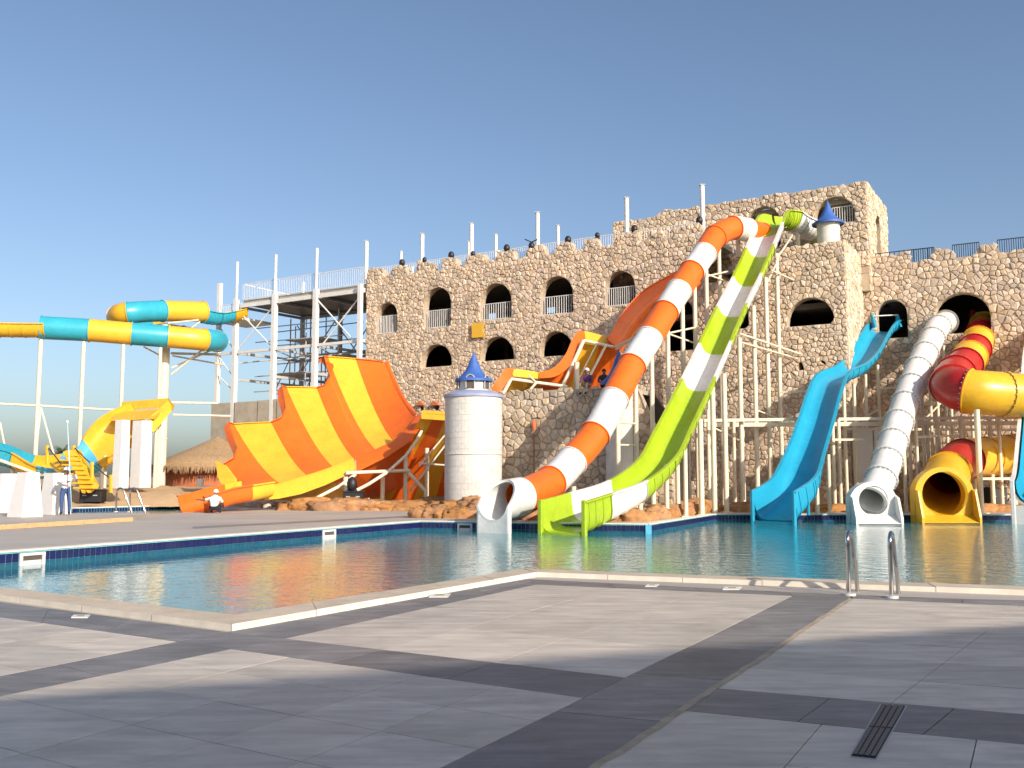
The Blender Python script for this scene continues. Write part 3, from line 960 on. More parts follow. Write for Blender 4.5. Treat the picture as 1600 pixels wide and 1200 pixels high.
def cross(s, b0_, b1_, z0, z1, m='interior'):
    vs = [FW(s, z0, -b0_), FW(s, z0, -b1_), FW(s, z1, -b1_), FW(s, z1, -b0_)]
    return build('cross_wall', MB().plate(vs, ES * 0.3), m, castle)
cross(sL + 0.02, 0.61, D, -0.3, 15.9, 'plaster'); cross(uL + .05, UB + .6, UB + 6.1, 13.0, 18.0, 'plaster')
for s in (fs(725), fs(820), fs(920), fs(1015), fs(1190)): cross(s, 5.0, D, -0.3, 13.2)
cross(wR - .3, WB + .6, D + 3, -.3, 13.2, 'plaster')
build('roof_parapet', MB().plate([FW(uL + 3.2, UZ - .1, -UB - 1.2), FW(uL + 8.0, UZ - .1, -UB - 1.2), FW(uL + 8.0, UZ + .3, -UB - 1.2), FW(uL + 4.0, UZ + .35, -UB - 1.2), FW(uL + 3.2, UZ + .1, -UB - 1.2)], -EN * 0.8), 'plaster', castle)

def railing(parent, a, b, h, n, m='white_steel', name='railing', r=0.022, w=0.045):
    """posts and bars between two top/bottom rails. a, b bottom corners"""
    a = Vector(a); b = Vector(b); upv = Vector((0, 0, h)); mb = MB()
    mb.bar(a + upv, b + upv, w); mb.bar(a + Vector((0, 0, .06)), b + Vector((0, 0, .06)), w)
    for i in range(n + 1):
        p = a.lerp(b, i / n); mb.bar(p + Vector((0, 0, 0.06)), p + upv, r * 1.6)
    return build(name, mb, m, parent)
for k, (ul, ur, vt, vb) in enumerate(ROW1):
    um = (ul + ur) / 2; zb = fuv(um, vb)[1]
    vr = {0: 493, 1: 484, 2: 473, 3: 462, 4: 448}[k]
    zt = fuv(um, vr)[1]
    railing(castle, FW(fs(ul + 1), zb, -0.18), FW(fs(ur - 1), zb, -0.18), zt - zb, 13)
zb = fuv(1312, 349, UB)[1]
railing(castle, FW(fs(1308, UB), zb, -UB - .2), FW(fs(1344, UB), zb, -UB - .2), 1.0, 9)
railing(castle, FW(0.1, 15.0, -0.75), FW(sStep - 1.5, 15.0, -0.75), 1.35, 150, r=0.016, w=0.04)
for a, b in wgap: railing(castle, FW(a - .1, 13.25, -WB - .3), FW(b + .1, 13.25, -WB - .3), 0.95, 12, 'navy_rail')
railing(castle, FW(wL + 1.0, 13.25, -WB - .3), FW(wL + 4, 13.25, -WB - .3), 0.95, 12, 'navy_rail')
# hoods over the two little openings
for ul, ur in ((655, 663), (677, 686)):
    a, z = fuv(ul - 2, 634); b, _ = fuv(ur + 2, 633)
    m_ = (a + b) / 2
    build('window_hood', MB().plate([FW(a, z, 0.02), FW(b, z, 0.02), FW(b, z + .06, 0.02), FW(m_, z + .32, 0.02), FW(a, z + .06, 0.02)], EN * 0.25), 'adobe', castle)

# the swallow-tailed yellow banner on the wall
def fp(u, v, out=0.17): return FW(*fuv(u, v), out)
tag(build('banner', MB().plate([fp(740, 506), fp(760, 504.5), fp(756, 515), fp(761, 527), fp(740, 528.5)], EN * 0.05), 'yellow', loc=fp(740, 528)), 'small swallow-tailed yellow banner fixed to the stone castle wall', 'banner')

# ------------------------------------------------------------------ bastion in front of the castle
BA, BB = P(780, 700, 47.0), P(1052, 700, 42.8)
bd_ = Vector((BB.x - BA.x, BB.y - BA.y, 0)); BL = bd_.length; bd_.normalize(); bn = Vector((bd_.y, -bd_.x, 0))
if bn.y > 0: bn = -bn
def BW(s, z, out=0.0):
    p = BA + bd_ * s + bn * out; return Vector((p.x, p.y, z))
def buv(u, v):
    d = ray(u, v); t = (BA - CAMP).dot(bn) / d.dot(bn); p = CAMP + d * t
    return ((p - BA).dot(bd_), p.z)
bast = thing('stone_bastion', 'low bastion wall of large rubble stones between white turret and orange tube', 'wall', BW(BL / 2, 0))
zbt = buv(850, 609)[1]
sE = buv(992, 700)[0]
def top_b(s):
    base = zbt + 0.16 * noise.noise(Vector((s * .9, 40, 0)))
    if s > sE: base -= min(2.6, (s - sE) * 2.2)
    return base
ob = [(0, -.2), (BL, -.2)]; s = BL
while s > 0: ob.append((s, top_b(s) - .03)); s -= 0.2
ob.append((0, top_b(0)))
bh = []
wall('wall', ob, bh, 0.7, BW, 'mortar', bast)
rubble(0, BL, 0.2, top_b, bh, 0.31, BW, 21, (0.03, 0.11), owner='bastion', zmax=zbt + .8)
build('rear_wall', MB().plate([BW(0, -.2, -2.2), BW(BL, -.2, -2.2), BW(BL, 3.2, -2.2), BW(sE, zbt - .1, -2.2), BW(0, zbt - .1, -2.2)], -bn * .3), 'interior', bast)
build('top_slab', MB().plate([BW(0.05, zbt - .12, -.6), BW(sE, zbt - .12, -.6), BW(sE, zbt - .12, -2.3), BW(0.05, zbt - .12, -2.3)], (0, 0, -.2)), 'concrete', bast)
build('end_wall', MB().plate([BW(0.02, -.2, -.5), BW(0.02, -.2, -2.4), BW(.02, zbt - .1, -2.4), BW(.02, zbt - .1, -.5)], bd_ * .3), 'plaster', bast)

def emit_stones(owner, root, m, zlim=None):
    lst = sorted([x for x in STONES[owner]], key=lambda q: -q[0])
    vis = [q for q in lst if 0 < 800 + F * q[1].x / q[1].y < 1600]
    single = set(id(q) for q in vis[:296])
    j = MB()
    for q in lst:
        if id(q) in single:
            mb = MB(); mb.v = q[2]; mb.f = q[3]; mb.m = [0] * len(q[3])
            build('stone', mb, m, root, recalc=False)
        else:
            j.add(q[2], q[3])
    tag(build('rubble_stones', j, m, root, recalc=False), kind='stuff')
    print(owner, 'stones', len(lst))
emit_stones('castle', castle, 'stone')
emit_stones('bastion', bast, 'stone_dark')

# torch fixed in the bastion niche
tp = BW(*buv(838, 668), 0.25)
t_ = thing('torch', 'orange torch head on a dark pole in front of bastion wall', 'torch', Vector((tp.x, tp.y, 0)))
build('pole', MB().tube([Vector((tp.x, tp.y, 0)), tp], 0.045, 8), 'rust_steel', t_)
build('torch_head', MB().lathe(tp, [(0.03, -.2), (0.09, 0.0), (0.11, 0.15), (0.05, 0.33), (0.01, .38)], 12), 'torch', t_, smooth=True)

# ------------------------------------------------------------------ roof poles and spotlights
ORD = ['first', 'second', 'third', 'fourth', 'fifth', 'sixth', 'seventh', 'eighth', 'ninth', 'tenth', 'eleventh', 'twelfth', 'thirteenth', 'fourteenth']
poles = [(573, 377, .9), (627, 393, 9), (660, 366, .9), (733, 378, 9), (737, 350, .9), (775, 367, 9), (840, 333, .9), (872, 353, 9), (979, 310, .9), (1097, 290, .9)]
for k, (u, v, b) in enumerate(poles):
    s, z = fuv(u, v, b)
    base = FW(s, 15.0, -b); r = 0.14 if b < 2 else 0.12
    o = thing('roof_pole', '%s white steel pole on the castle roof from the left, %s' % (ORD[k], 'tall at the front parapet' if b < 2 else 'short looking, farther back'), 'pole', base, 'white poles on the castle roof')
    build('shaft', MB().tube([base, V3(base, z)], r, 12), 'white_steel', o, smooth=True, autos=40)
    build('cap_plate', MB().box(V3(base, z + .03), r * 2.3, r * 2.3, 0.05), 'grey_steel', o)
lamps = [(624, 409, 1), (659, 409, 0), (701, 396, 1), (735, 396, 0), (788, 382, 1), (827, 382, 2), (884, 366, 1), (930, 365, 0), (988, 349, 1), (1090, 341, 1)]
for k, (u, v, kind) in enumerate(lamps):
    s, _ = fuv(u, v + 6); z = top_main(s)
    c = FW(s, z, -0.3)
    o = thing('spotlight', '%s black floodlight from the left on the castle parapet' % ORD[k], 'spotlight', c, 'floodlights on the castle parapet')
    sc = .70 if kind else .52
    build('housing', MB().lathe(c + Vector((0, 0, 0.08)), [(0.02, 0), (0.24 * sc, 0.02), (0.30 * sc, .2 * sc), (0.27 * sc, .42 * sc), (0.15 * sc, .58 * sc), (0.01, .62 * sc)], 14), 'black_plastic', o, smooth=True)
    build('bracket', MB().box(c + Vector((0, 0, 0.04)), .46 * sc, .16, .1, ES, EN), 'dark_metal', o)
    if kind == 2:
        build('arm', MB().tube([c + Vector((0, 0, .5)), c - ES * .5 + Vector((0, 0, .75))], 0.04, 6).tube([c + Vector((0, 0, .5)), c + ES * .4 + Vector((0, 0, .62))], 0.04, 6), 'dark_metal', o)

# ------------------------------------------------------------------ steel platform at the left end
plat = thing('steel_platform', 'white steel frame platform with railing left of the stone castle', 'platform', FW(fs(470), 0))
DZ = 15.05
colpx = [(378, 411), (438, 400), (502, 390)]
pl = fs(376); pb = 6.5
build('deck_slab', MB().plate([FW(pl, DZ - .25, -.1), FW(-0.05, DZ - .25, -.1), FW(-.05, DZ - .25, -pb - .6), FW(pl, DZ - .25, -pb - .6)], (0, 0, .28)), 'concrete', plat)
build('soffit_shade', MB().plate([FW(pl + .1, DZ - .27, -.3), FW(-0.15, DZ - .27, -.3), FW(-.15, DZ - .27, -pb - .5), FW(pl + .1, DZ - .27, -pb - .5)], (0, 0, -.06)), 'dark_metal', plat)  # added dark sheet: paints in the shade on the deck's underside
scol = []
for u, v in colpx:
    s, z = fuv(u, v, .3)
    scol.append(s)
    build('column', MB().bar(FW(s, 0, .15), FW(s, DZ + .1, .15), .34, .34, EN), 'white_steel', plat)
    build('post', MB().tube([FW(s, DZ + .1, .15), FW(s, z, .15)], .11, 10), 'white_steel', plat, smooth=True, autos=40)
scol.append(fs(566))
build('column', MB().bar(FW(scol[-1], 0, .35), FW(scol[-1], DZ, .35), .28, .28, EN), 'white_steel', plat)
s5, z5 = fuv(344, 443, 0)
build('column', MB().bar(FW(s5, 0, 0), FW(s5, z5, 0), .30, .30, EN), 'white_steel', plat)
build('column', MB().bar(FW(s5 + .5, 0, -1.2), FW(s5 + .5, z5 - 1, -1.2), .22, .22, EN), 'white_steel', plat)
for k, s in enumerate(scol[:3] + [scol[3] - 1.2]):
    zt = DZ + (2.6 if k != 1 else 1.6)
    build('column', MB().bar(FW(s + .6, 0, -pb), FW(s + .6, DZ - .3, -pb), .28, .28, EN), 'grey_steel', plat)
    build('post', MB().tube([FW(s + .6, DZ - .3, -pb), FW(s + .6, zt, -pb)], .09, 8), 'white_steel', plat, smooth=True)
z1_ = fuv(438, 545)[1]
for z, w in ((DZ - .42, .3), (z1_, .2)):
    build('beam', MB().bar(FW(s5 if z == z1_ else pl, z, .12), FW(-.1, z, .12), .16, w), 'white_steel', plat)
    build('beam', MB().bar(FW(pl, z, -pb), FW(-.1, z, -pb), .16, w), 'grey_steel', plat)
zl = fuv(378, 500, 0)[1]
build('landing', MB().plate([FW(s5 - .2, zl, .2), FW(pl + .2, zl, .2), FW(pl + .2, zl, -3), FW(s5 - .2, zl, -3)], (0, 0, .18)), 'white_steel', plat)
railing(plat, FW(s5, zl + .2, .1), FW(pl, zl + .2, .1), 1.1, 14, r=.014)
for s in scol[:3]:
    for z in (DZ - .42, z1_, 9.0):
        build('beam', MB().bar(FW(s, z, .1), FW(s + .4, z, -pb), .14, .2), 'grey_steel', plat)
def xb(a, b, c, d, m='white_steel', r=.055, out=.1):
    brace(plat, FW(a, b, out), FW(c, d, out), r, m)
xb(scol[0], DZ - .6, scol[1], z1_); xb(scol[1], DZ - .6, scol[0], z1_); 
xb(scol[2], DZ - .6, scol[3], z1_ - .6); xb(scol[3], DZ - .6, scol[2], z1_ - .6)
for a, b in ((0, 1), (1, 2), (2, 3)):
    xb(scol[a], DZ - 1, scol[b], 9.5, 'grey_steel', .05, -pb); xb(scol[b], DZ - 1, scol[a], 9.5, 'grey_steel', .05, -pb)
    brace(plat, FW(scol[a], 10.2, .1), FW(scol[b] + .4, 11.5, -pb), .05, 'grey_steel')
    brace(plat, FW(scol[b], z1_, .1), FW(scol[a] + .4, z1_, -pb), .05, 'white_steel')
xb(s5, z1_ + 2.4, scol[0], z1_, r=.05); xb(s5, z1_ - 1.5, scol[0], z1_ - 3, r=.05); xb(s5, z1_, scol[0], z1_ - 2, r=.04)
# scaffold tubes standing under the deck
rs = random.Random(5)
for k in range(5):
    for b in (-2.0, -4.2):
        s = pl + 1.5 + k * 1.6
        build('scaffold_tube', MB().tube([FW(s, 0, b), FW(s, rs.uniform(11.5, 14.2), b)], .05, 6), 'rust_steel' if k % 2 else 'grey_steel', plat)
for z in (8.2, 9.4, 10.6, 12.1, 13.2):
    for b in (-2.0, -4.2):
        build('scaffold_tube', MB().tube([FW(pl - .6, z, b), FW(pl + 8.4, z + rs.uniform(-.1, .1), b)], .045, 6), 'grey_steel', plat)
for z, s in ((9.45, pl + 1.2), (10.7, pl + 4.3), (12.0, pl + 2.6)):
    build('scaffold_board', MB().plate([FW(s, z, -1.8), FW(s + 3.6, z, -1.8), FW(s + 3.6, z, -4.4), FW(s, z, -4.4)], (0, 0, .06)), 'grey_steel', plat)
for k in range(4):
    s = pl + 1.5 + k * 1.6
    build('scaffold_tube', MB().tube([FW(s, 8.0, -2.0), FW(s + 1.6, 10.6, -2.0)], .04, 6), 'rust_steel', plat)
# deck railings, front and rear, and the end
railing(plat, FW(pl, DZ + .03, 0.02), FW(-.1, DZ + .03, 0.02), 1.25, 70, r=.013, w=.05)
railing(plat, FW(pl, DZ + .03, -pb - .4), FW(-.1, DZ + .03, -pb - .4), 1.25, 70, r=.013, w=.05)
railing(plat, FW(pl + .02, DZ + .03, -.1), FW(pl + .02, DZ + .03, -pb - .4), 1.25, 40, r=.013, w=.05)
# concrete retaining wall below it
cw = thing('concrete_wall', 'rough grey concrete base wall below the steel platform', 'wall', FW(fs(450), 0))
zc = fuv(390, 628)[1]
build('wall', MB().plate([FW(fs(336), -.2, .3), FW(-.06, -.2, .3), FW(-.06, zc - .6, .3), FW(fs(445), zc + .1, .3), FW(fs(400), zc, .3), FW(fs(336), zc, .3)], -EN * 7), 'concrete', cw)
for u in (372, 408, 438):
    build('joint', MB().bar(FW(fs(u), 0, .302), FW(fs(u), zc - .05, .302), .04, .03, EN), 'interior', cw)

# ------------------------------------------------------------------ turrets
def turret(name, label, u, Y, r, z0, z1, zc0, zcone, rim=1.0, neck=None, lowtrim=False):
    c = P(u, 600, Y); c = Vector((c.x, c.y, 0))
    t = thing(name, label, 'turret', V3(c, z0), 'white turrets with blue cone roofs')
    if neck:
        prof = [(r, z0), (r, z1 - .05), (r, z1)]
        build('drum', MB().lathe(c, prof, 48), 'turret_white', t, smooth=True, autos=40)
        n = int((z1 - z0) / 0.26); mb = MB()
        # raised courses of blocks on the drum
        for i in range(n):
            k = 26
            for j in range(k):
                a0_, a1_ = 2 * math.pi * (j + .5 * (i % 2)) / k + .004, 2 * math.pi * (j + 1 + .5 * (i % 2)) / k - .004
                zz0, zz1 = z0 + i * .26 + .008, z0 + (i + 1) * .26 - .008
                rr_ = r + 0.006 + 0.005 * ((i * 7 + j * 3) % 3)
                vs = []
                for z in (zz0, zz1):
                    for q in (0, .5, 1):
                        a = a0_ + (a1_ - a0_) * q; vs.append(c + Vector((rr_ * math.cos(a), rr_ * math.sin(a), z)))
                for z in (zz0, zz1):
                    for q in (0, .5, 1):
                        a = a0_ + (a1_ - a0_) * q; vs.append(c + Vector(((r - .01) * math.cos(a), (r - .01) * math.sin(a), z)))
                mb.add(vs, [(0, 1, 4, 3), (1, 2, 5, 4), (0, 6, 7, 1), (1, 7, 8, 2), (3, 4, 10, 9), (4, 5, 11, 10), (0, 3, 9, 6), (2, 8, 11, 5)])
        tag(build('block_courses', mb, 'turret_white', t), kind='stuff')
        build('joint_ring', MB().lathe(c, [(r + .02, (z0 + z1) / 2 - .02), (r + .035, (z0 + z1) / 2 - .02), (r + .035, (z0 + z1) / 2 + .02), (r + .02, (z0 + z1) / 2 + .02)], 48), 'white_steel', t, smooth=True)
        build('ledge', MB().lathe(c, [(r, z1), (r + .07, z1), (r + .07, z1 + .12), (r - .3, z1 + .3), (neck, z1 + .3)], 48), 'trim_blue', t, smooth=True, autos=40)
        build('neck', MB().lathe(c, [(neck, z1 + .25), (neck, zc0 + .06)], 40), 'turret_white', t, smooth=True)
        for a in (-100, -32, -168, 40):
            d = Vector((math.cos(R(a)), math.sin(R(a)), 0)); e = Vector((-d.y, d.x, 0)); zb = z1 + .42
            ps = [c + d * (neck - .03) + e * x + Vector((0, 0, zb + y)) for x, y in [(-.2, 0), (.2, 0)] + [(.2 * math.cos(math.pi * q / 8), .42 + .2 * math.sin(math.pi * q / 8)) for q in range(9)]]
            w_ = build('window', MB().plate(ps, d * .07), 'interior', t)
            fr_ = MB().tube([p + d * .08 for p in ps[2:]] , .03, 6).tube([ps[0] + d * .08, ps[10] + d * .08], .03, 6).tube([ps[1] + d * .08, ps[2] + d * .08], .03, 6)
            build('frame', fr_, 'grey_steel', w_)
    else:
        build('drum', MB().lathe(c, [(r, z0), (r, zc0 + .05)], 40), 'turret_white', t, smooth=True)
        neck = r
    ro = neck * 1.34 * rim; hh = zcone - zc0
    prof = [(neck - .05, zc0), (ro, zc0), (ro, zc0 + .05 * hh), (ro * .72, zc0 + .17 * hh), (ro * .5, zc0 + .32 * hh), (ro * .34, zc0 + .5 * hh), (ro * .18, zc0 + .75 * hh), (0.01, zcone)]
    build('roof_cone', MB().lathe(c, prof, 36), 'cone_blue', t, smooth=True, autos=50)
    build('roof_rim', MB().lathe(c, [(ro - .02, zc0 - .05), (ro + .05, zc0 - .05), (ro + .05, zc0 + .04), (ro - .02, zc0 + .04)], 36), 'cone_blue', t, smooth=True, autos=40)
    return t
Yt = 45.0
zat = lambda v, Y, u=740: P(u, v, Y).z
turret('castle_turret', 'wide white turret with blue cone roof left of the bastion wall', 740, Yt, 1.33, 0, zat(622, Yt), zat(595, Yt), zat(550, Yt), neck=.71, rim=.88)
turret('castle_turret', 'narrow white turret with blue cone roof half hidden by orange tube slide', 967, 43.6, .62, 0, 0, zat(600, 43.6, 967), zat(546, 43.6, 967))
Y3 = 51.3
turret('castle_turret', 'small white turret with blue cone roof on the castle terrace', 1302, Y3, .60, zat(388, Y3, 1302) - .3, 0, zat(350, Y3, 1302), zat(313, Y3, 1302))

# ------------------------------------------------------------------ orange and white tube slide
ot = [(768, 797, 32.6), (813, 776, 34.2), (861, 753, 36.2), (894, 720, 37.7), (930, 678, 38.9), (960, 623, 40.3), (988, 570, 41.7), (1015, 528, 42.9), (1040, 487, 44.2), (1061, 454, 45.4), (1081, 424, 46.5), (1101, 396, 47.6), (1118, 370, 48.7), (1146, 356, 49.6), (1167, 359, 50.4), (1190, 366, 51.6)]
ts = thing('tube_slide', 'orange and white striped tube slide curving down to the pool', 'water slide', V3(P(900, 745, 38), 0))
oc = ['white_gel', 'orange', 'white_gel', 'orange', 'white_gel', 'orange', 'white_gel', 'orange', 'white_gel', 'orange', 'white_gel', 'orange', 'orange', 'white_gel', 'orange']
pts = [P(*q) for q in ot]
tube_slide(ts, pts[1:], oc[1:], [.60] * len(pts[1:]))
# flared exit section, cut open at the front
def exit_scoop(root, p_in, d_out, r, length, m, zbot, lip=0.16):
    """tube end whose upper front is cut away, with a flat foot standing in the water"""
    d = Vector(d_out).normalized(); x = d.cross(Vector((0, 0, 1))).normalized(); y = x.cross(d)
    n = 32; mb = MB(); rows = []
    for rad_off in (0.09, 0.0):
        for L in (0, .33, .66, 1.0):
            rw = []
            for k in range(n):
                a = 2 * math.pi * k / n; s_ = math.sin(a)
                cut = length * (1.0 - 0.55 * max(0, (s_ + .25) / 1.25) ** 1.1)
                rw.append(p_in + d * (cut * L) + (x * math.cos(a) + y * s_) * (r + rad_off))
            rows.append(rw)
    order = [0, 1, 2, 3, 7, 6, 5, 4]
    rows = [rows[i] for i in order]; m_ = len(rows); vs = [q for rw in rows for q in rw]; fs = []
    for j in range(m_):
        j2 = (j + 1) % m_
        for k in range(n): fs.append((j * n + k, j * n + (k + 1) % n, j2 * n + (k + 1) % n, j2 * n + k))
    mb.add(vs, fs)
    o = build('exit_section', mb, m, root, smooth=True, autos=40)
    # skirt: the lower half of the mouth carried straight down into the water
    def ringpt(a, L):
        s_ = math.sin(a); cut = length * (1.0 - 0.55 * max(0, (s_ + .25) / 1.25) ** 1.1)
        return p_in + d * (cut * L) + (x * math.cos(a) + y * s_) * (r + .085)
    path = [ringpt(math.pi + math.pi * k / 16, 1.0) for k in range(17)] + [ringpt(2 * math.pi, L) for L in (.8, .6, .4, .2)]
    n_ = len(path)
    ctr = p_in + d * (length * .4)
    inn = [q + Vector((ctr.x - q.x, ctr.y - q.y, 0)) * .10 for q in path]
    vs = path + [V3(q, zbot) for q in path] + inn + [V3(q, zbot) for q in inn]
    fs = []
    for k in range(n_ - 1): fs += [(k, k + 1, n_ + k + 1, n_ + k), (2 * n_ + k, 3 * n_ + k, 3 * n_ + k + 1, 2 * n_ + k + 1), (k, 2 * n_ + k, 2 * n_ + k + 1, k + 1)]
    fs += [(0, n_, 3 * n_, 2 * n_), (n_ - 1, 3 * n_ - 1, 4 * n_ - 1, 2 * n_ - 1)]
    build('exit_foot', MB().add(vs, fs), m, o, smooth=True, autos=40)
    return o
exit_scoop(ts, pts[1], Vector((-.56, -.83, -.10)), .60, 1.75, 'white_gel', WZ - .1)
for (u, v, Y) in [(965, 652, 40.2), (993, 598, 41.7), (1018, 548, 43.0), (1043, 505, 44.3), (1066, 470, 45.6), (1085, 442, 46.7), (1103, 412, 47.7), (1123, 384, 49.0), (896, 760, 37.4)]:
    column(ts, P(u, v, Y + .1), 0, .105)
brace(ts, P(993, 662, 41.7), P(965, 660, 40.2)); brace(ts, P(965, 695, 40.2), P(993, 696, 41.7))
brace(ts, P(1043, 521, 44.3), P(1085, 512, 46.7)); brace(ts, P(1040, 520, 44.3), P(1085, 536, 46.7)); brace(ts, P(960, 542, 45.5), P(1010, 518, 44)); brace(ts, P(962, 546, 45.5), P(1043, 500, 44.3))
brace(ts, P(1103, 432, 47.7), P(1138, 424, 49.5)); brace(ts, P(1103, 428, 47.7), P(1136, 440, 49.5))

# ------------------------------------------------------------------ lime and white open slide
gr = thing('open_slide', 'lime green and white striped open slide dropping into the pool', 'water slide', V3(P(1000, 745, 37), 0))
gp_ = [(877, 783, 32.0), (922, 770, 33.6), (981, 750, 35.7), (1027, 715, 37.6), (1051, 671, 39.2), (1091, 590, 42.0), (1117, 534, 44.0), (1143, 476, 46.0), (1167, 429, 47.6), (1187, 384, 49.0), (1201, 350, 50.1)]
gc = ['lime', 'white_gel', 'lime', 'lime', 'lime', 'white_gel', 'lime', 'white_gel', 'lime', 'white_gel']
gpt = [P(*q) for q in gp_]
wd = [1.62, 1.55, 1.45] + [1.36] * 8
dp = [1.06, 1.0, .84] + [.72] * 8
gfr = trough_slide(gr, gpt, gc, wd, dp, power=[.34, .40, .55] + [.7] * 8, per=8)
top = gpt[-1]
tn = [gpt[-1], P(1206, 336, 50.9), P(1213, 331, 51.8), P(1224, 333, 52.6)]
trough_slide(gr, tn, ['lime', 'lime', 'lime'], [1.36] * 4, [.72] * 4, power=.7, per=5)
tn2 = [P(1224, 333, 52.6), P(1240, 336, 53.0), P(1256, 345, 53.2), P(1273, 352, 53.4), P(1292, 357, 53.8)]
trough_slide(gr, tn2, ['lime', 'white_gel', 'white_gel', 'lime'], [1.36] * 5, [.85] * 5, power=.8, per=4)
exit_posts(gr, gfr, 'lime')
for (u, v, Y) in [(1094, 655, 40.4), (1113, 605, 41.9), (1131, 584, 43.4), (1155, 528, 45.8), (1177, 478, 47.4), (1196, 434, 48.8), (1213, 396, 50.0)]:
    column(gr, P(u, v, Y), 0, .115)
for (u, v, Y) in [(1041, 725, 37.9), (1070, 700, 38.8), (985, 768, 36.3), (1000, 762, 36.8), (1058, 705, 39.6)]:
    column(gr, P(u, v, Y), 0, .095)
column(gr, P(1246, 356, 53.0), 13.4, .13); column(gr, P(1153, 372, 51.0), 13.4, .13)
brace(gr, P(1155, 521, 46.2), P(1250, 553, 50.5), .055); brace(gr, P(1155, 534, 45.9), P(1245, 560, 51), .05); brace(gr, P(1205, 422, 49), P(1245, 440, 51.5)); brace(gr, P(1213, 405, 49.6), P(1238, 368, 52.6))
brace(gr, P(1197, 445, 48.9), P(1213, 412, 50.0), .04)
# ------------------------------------------------------------------ blue open slide
bl = thing('open_slide', 'bright blue wavy open slide from the castle arch to the pool', 'water slide', V3(P(1270, 745, 43), 0))
bp_ = [(1206, 768, 39.0), (1240, 745, 40.2), (1257, 708, 41.6), (1275, 655, 43.6), (1288, 612, 45.3), (1302, 582, 46.9), (1331, 568, 48.8), (1351, 548, 50.2), (1366, 522, 51.6), (1378, 505, 52.6), (1387, 501, 53.8)]
bpt = [P(*q) for q in bp_]
bT = trough_slide(bl, bpt, ['cyan'] * 10, [1.85, 1.7, 1.5] + [1.42] * 8, [1.22, .95, .74] + [.62] * 8, power=[.34, .45, .6] + [.72] * 8, per=10)
exit_posts(bl, bT, 'cyan', .13)
for s_, u in ((-1, 1364), (1, 1403)):
    p0, p1 = P(u, 512, 53), P(u - 1, 491, 53.2)
    build('entry_fin', MB().plate([p0 + Vector((0, -.35, 0)), p0 + Vector((0, .35, 0)), p1 + Vector((0, .25, 0)), p1 + Vector((0, .05, 0))], (.1, 0, 0)), 'cyan', bl)
build('grab_bar', MB().tube([P(1364, 494, 53.2), P(1403, 492, 53.2)], .035, 8), 'white_steel', bl)
for (u, v, Y) in [(1300, 640, 45.4), (1318, 602, 47.3), (1334, 600, 48.5), (1352, 585, 49.6), (1371, 570, 50.6), (1276, 745, 41.2), (1294, 710, 42.6)]:
    column(bl, P(u, v, Y), 0, .085)
build('exit_leg', MB().tube([V3(P(1262, 765, 40.6), 0.0), P(1262, 750, 40.6)], .07, 8), 'cyan', bl)
# ------------------------------------------------------------------ white tube slide
wt = thing('tube_slide', 'plain white tube slide with flanged joints beside the blue slide', 'water slide', V3(P(1380, 745, 42), 0))
w_ = [(1360, 782, 39.6), (1377, 748, 40.6), (1387, 718, 41.7), (1396, 688, 42.9), (1405, 658, 44.1), (1415, 629, 45.3), (1425, 601, 46.5), (1435, 575, 47.7), (1446, 551, 48.9), (1457, 528, 50.1), (1467, 510, 51.2), (1478, 503, 52.3)]
wpt = [P(*q) for q in w_]
tube_slide(wt, wpt, ['white_gel'] * 11, [.60] * 12, flange=.085, bolts=22)
def exit_frame(root, c, r, halfw, ztop_off, zbot, m, slope=.25, depth=.55):
    """frame round the mouth of a tube: flat front with two side wings"""
    n = 40; mb = MB()
    d = Vector((0, -1, 0))
    circ = [c + Vector((math.cos(2 * math.pi * k / n) * r, -.35, math.sin(2 * math.pi * k / n) * r)) for k in range(n)]
    out = []
    for k in range(n):
        a = 2 * math.pi * k / n; ca, sa = math.cos(a), math.sin(a)
        if sa >= -.1:
            out.append(c + Vector((ca * halfw, -.35, sa * (r + ztop_off))))
        else:
            t = max(abs(ca) / halfw, abs(sa) / (c.z - zbot)); out.append(c + Vector((ca / t, -.35, sa / t)))
    vs = circ + out + [p + Vector((0, depth, 0)) for p in out] + [p + Vector((0, depth, 0)) for p in circ]
    fs = []
    for k in range(n):
        k2 = (k + 1) % n
        fs += [(k, k2, n + k2, n + k), (n + k, n + k2, 2 * n + k2, 2 * n + k), (3 * n + k, 3 * n + k2, k2, k)]
    mb.add(vs, fs)
    o = build('exit_frame', mb, m, root, smooth=True, autos=35)
    for sg in (-1, 1):
        xx = c.x + sg * halfw
        zt = c.z + .12
        ps = [Vector((xx, c.y - .30, zbot)), Vector((xx, c.y - .95, zbot)), Vector((xx, c.y - .95, zbot + .35)), Vector((xx, c.y - .62, zt)), Vector((xx, c.y - .30, zt + .1))]
        build('exit_wing', MB().plate(ps, (-sg * .09, 0, 0)), m, root)
    # sloping apron between the wings
    ps = [Vector((c.x - halfw + .02, c.y - .34, c.z - r * .92)), Vector((c.x + halfw - .02, c.y - .34, c.z - r * .92)), Vector((c.x + halfw - .02, c.y - .93, zbot + .12)), Vector((c.x - halfw + .02, c.y - .93, zbot + .12))]
    build('exit_apron', MB().plate(ps, (0, 0, -.1)), m, root)
    ps = [Vector((c.x - halfw + .02, c.y - .93, zbot)), Vector((c.x + halfw - .02, c.y - .93, zbot)), Vector((c.x + halfw - .02, c.y - .93, zbot + .14)), Vector((c.x - halfw + .02, c.y - .93, zbot + .14))]
    build('exit_foot', MB().plate(ps, (0, .08, 0)), m, root)
exit_frame(wt, wpt[0], .60, .95, .16, WZ - .1, 'white_gel')
for (u, v, Y) in [(1412, 690, 43.6), (1430, 640, 45.4), (1440, 605, 47), (1452, 585, 48.2), (1462, 560, 49.4), (1474, 540, 50.6)]:
    column(wt, P(u, v, Y), 0, .08)
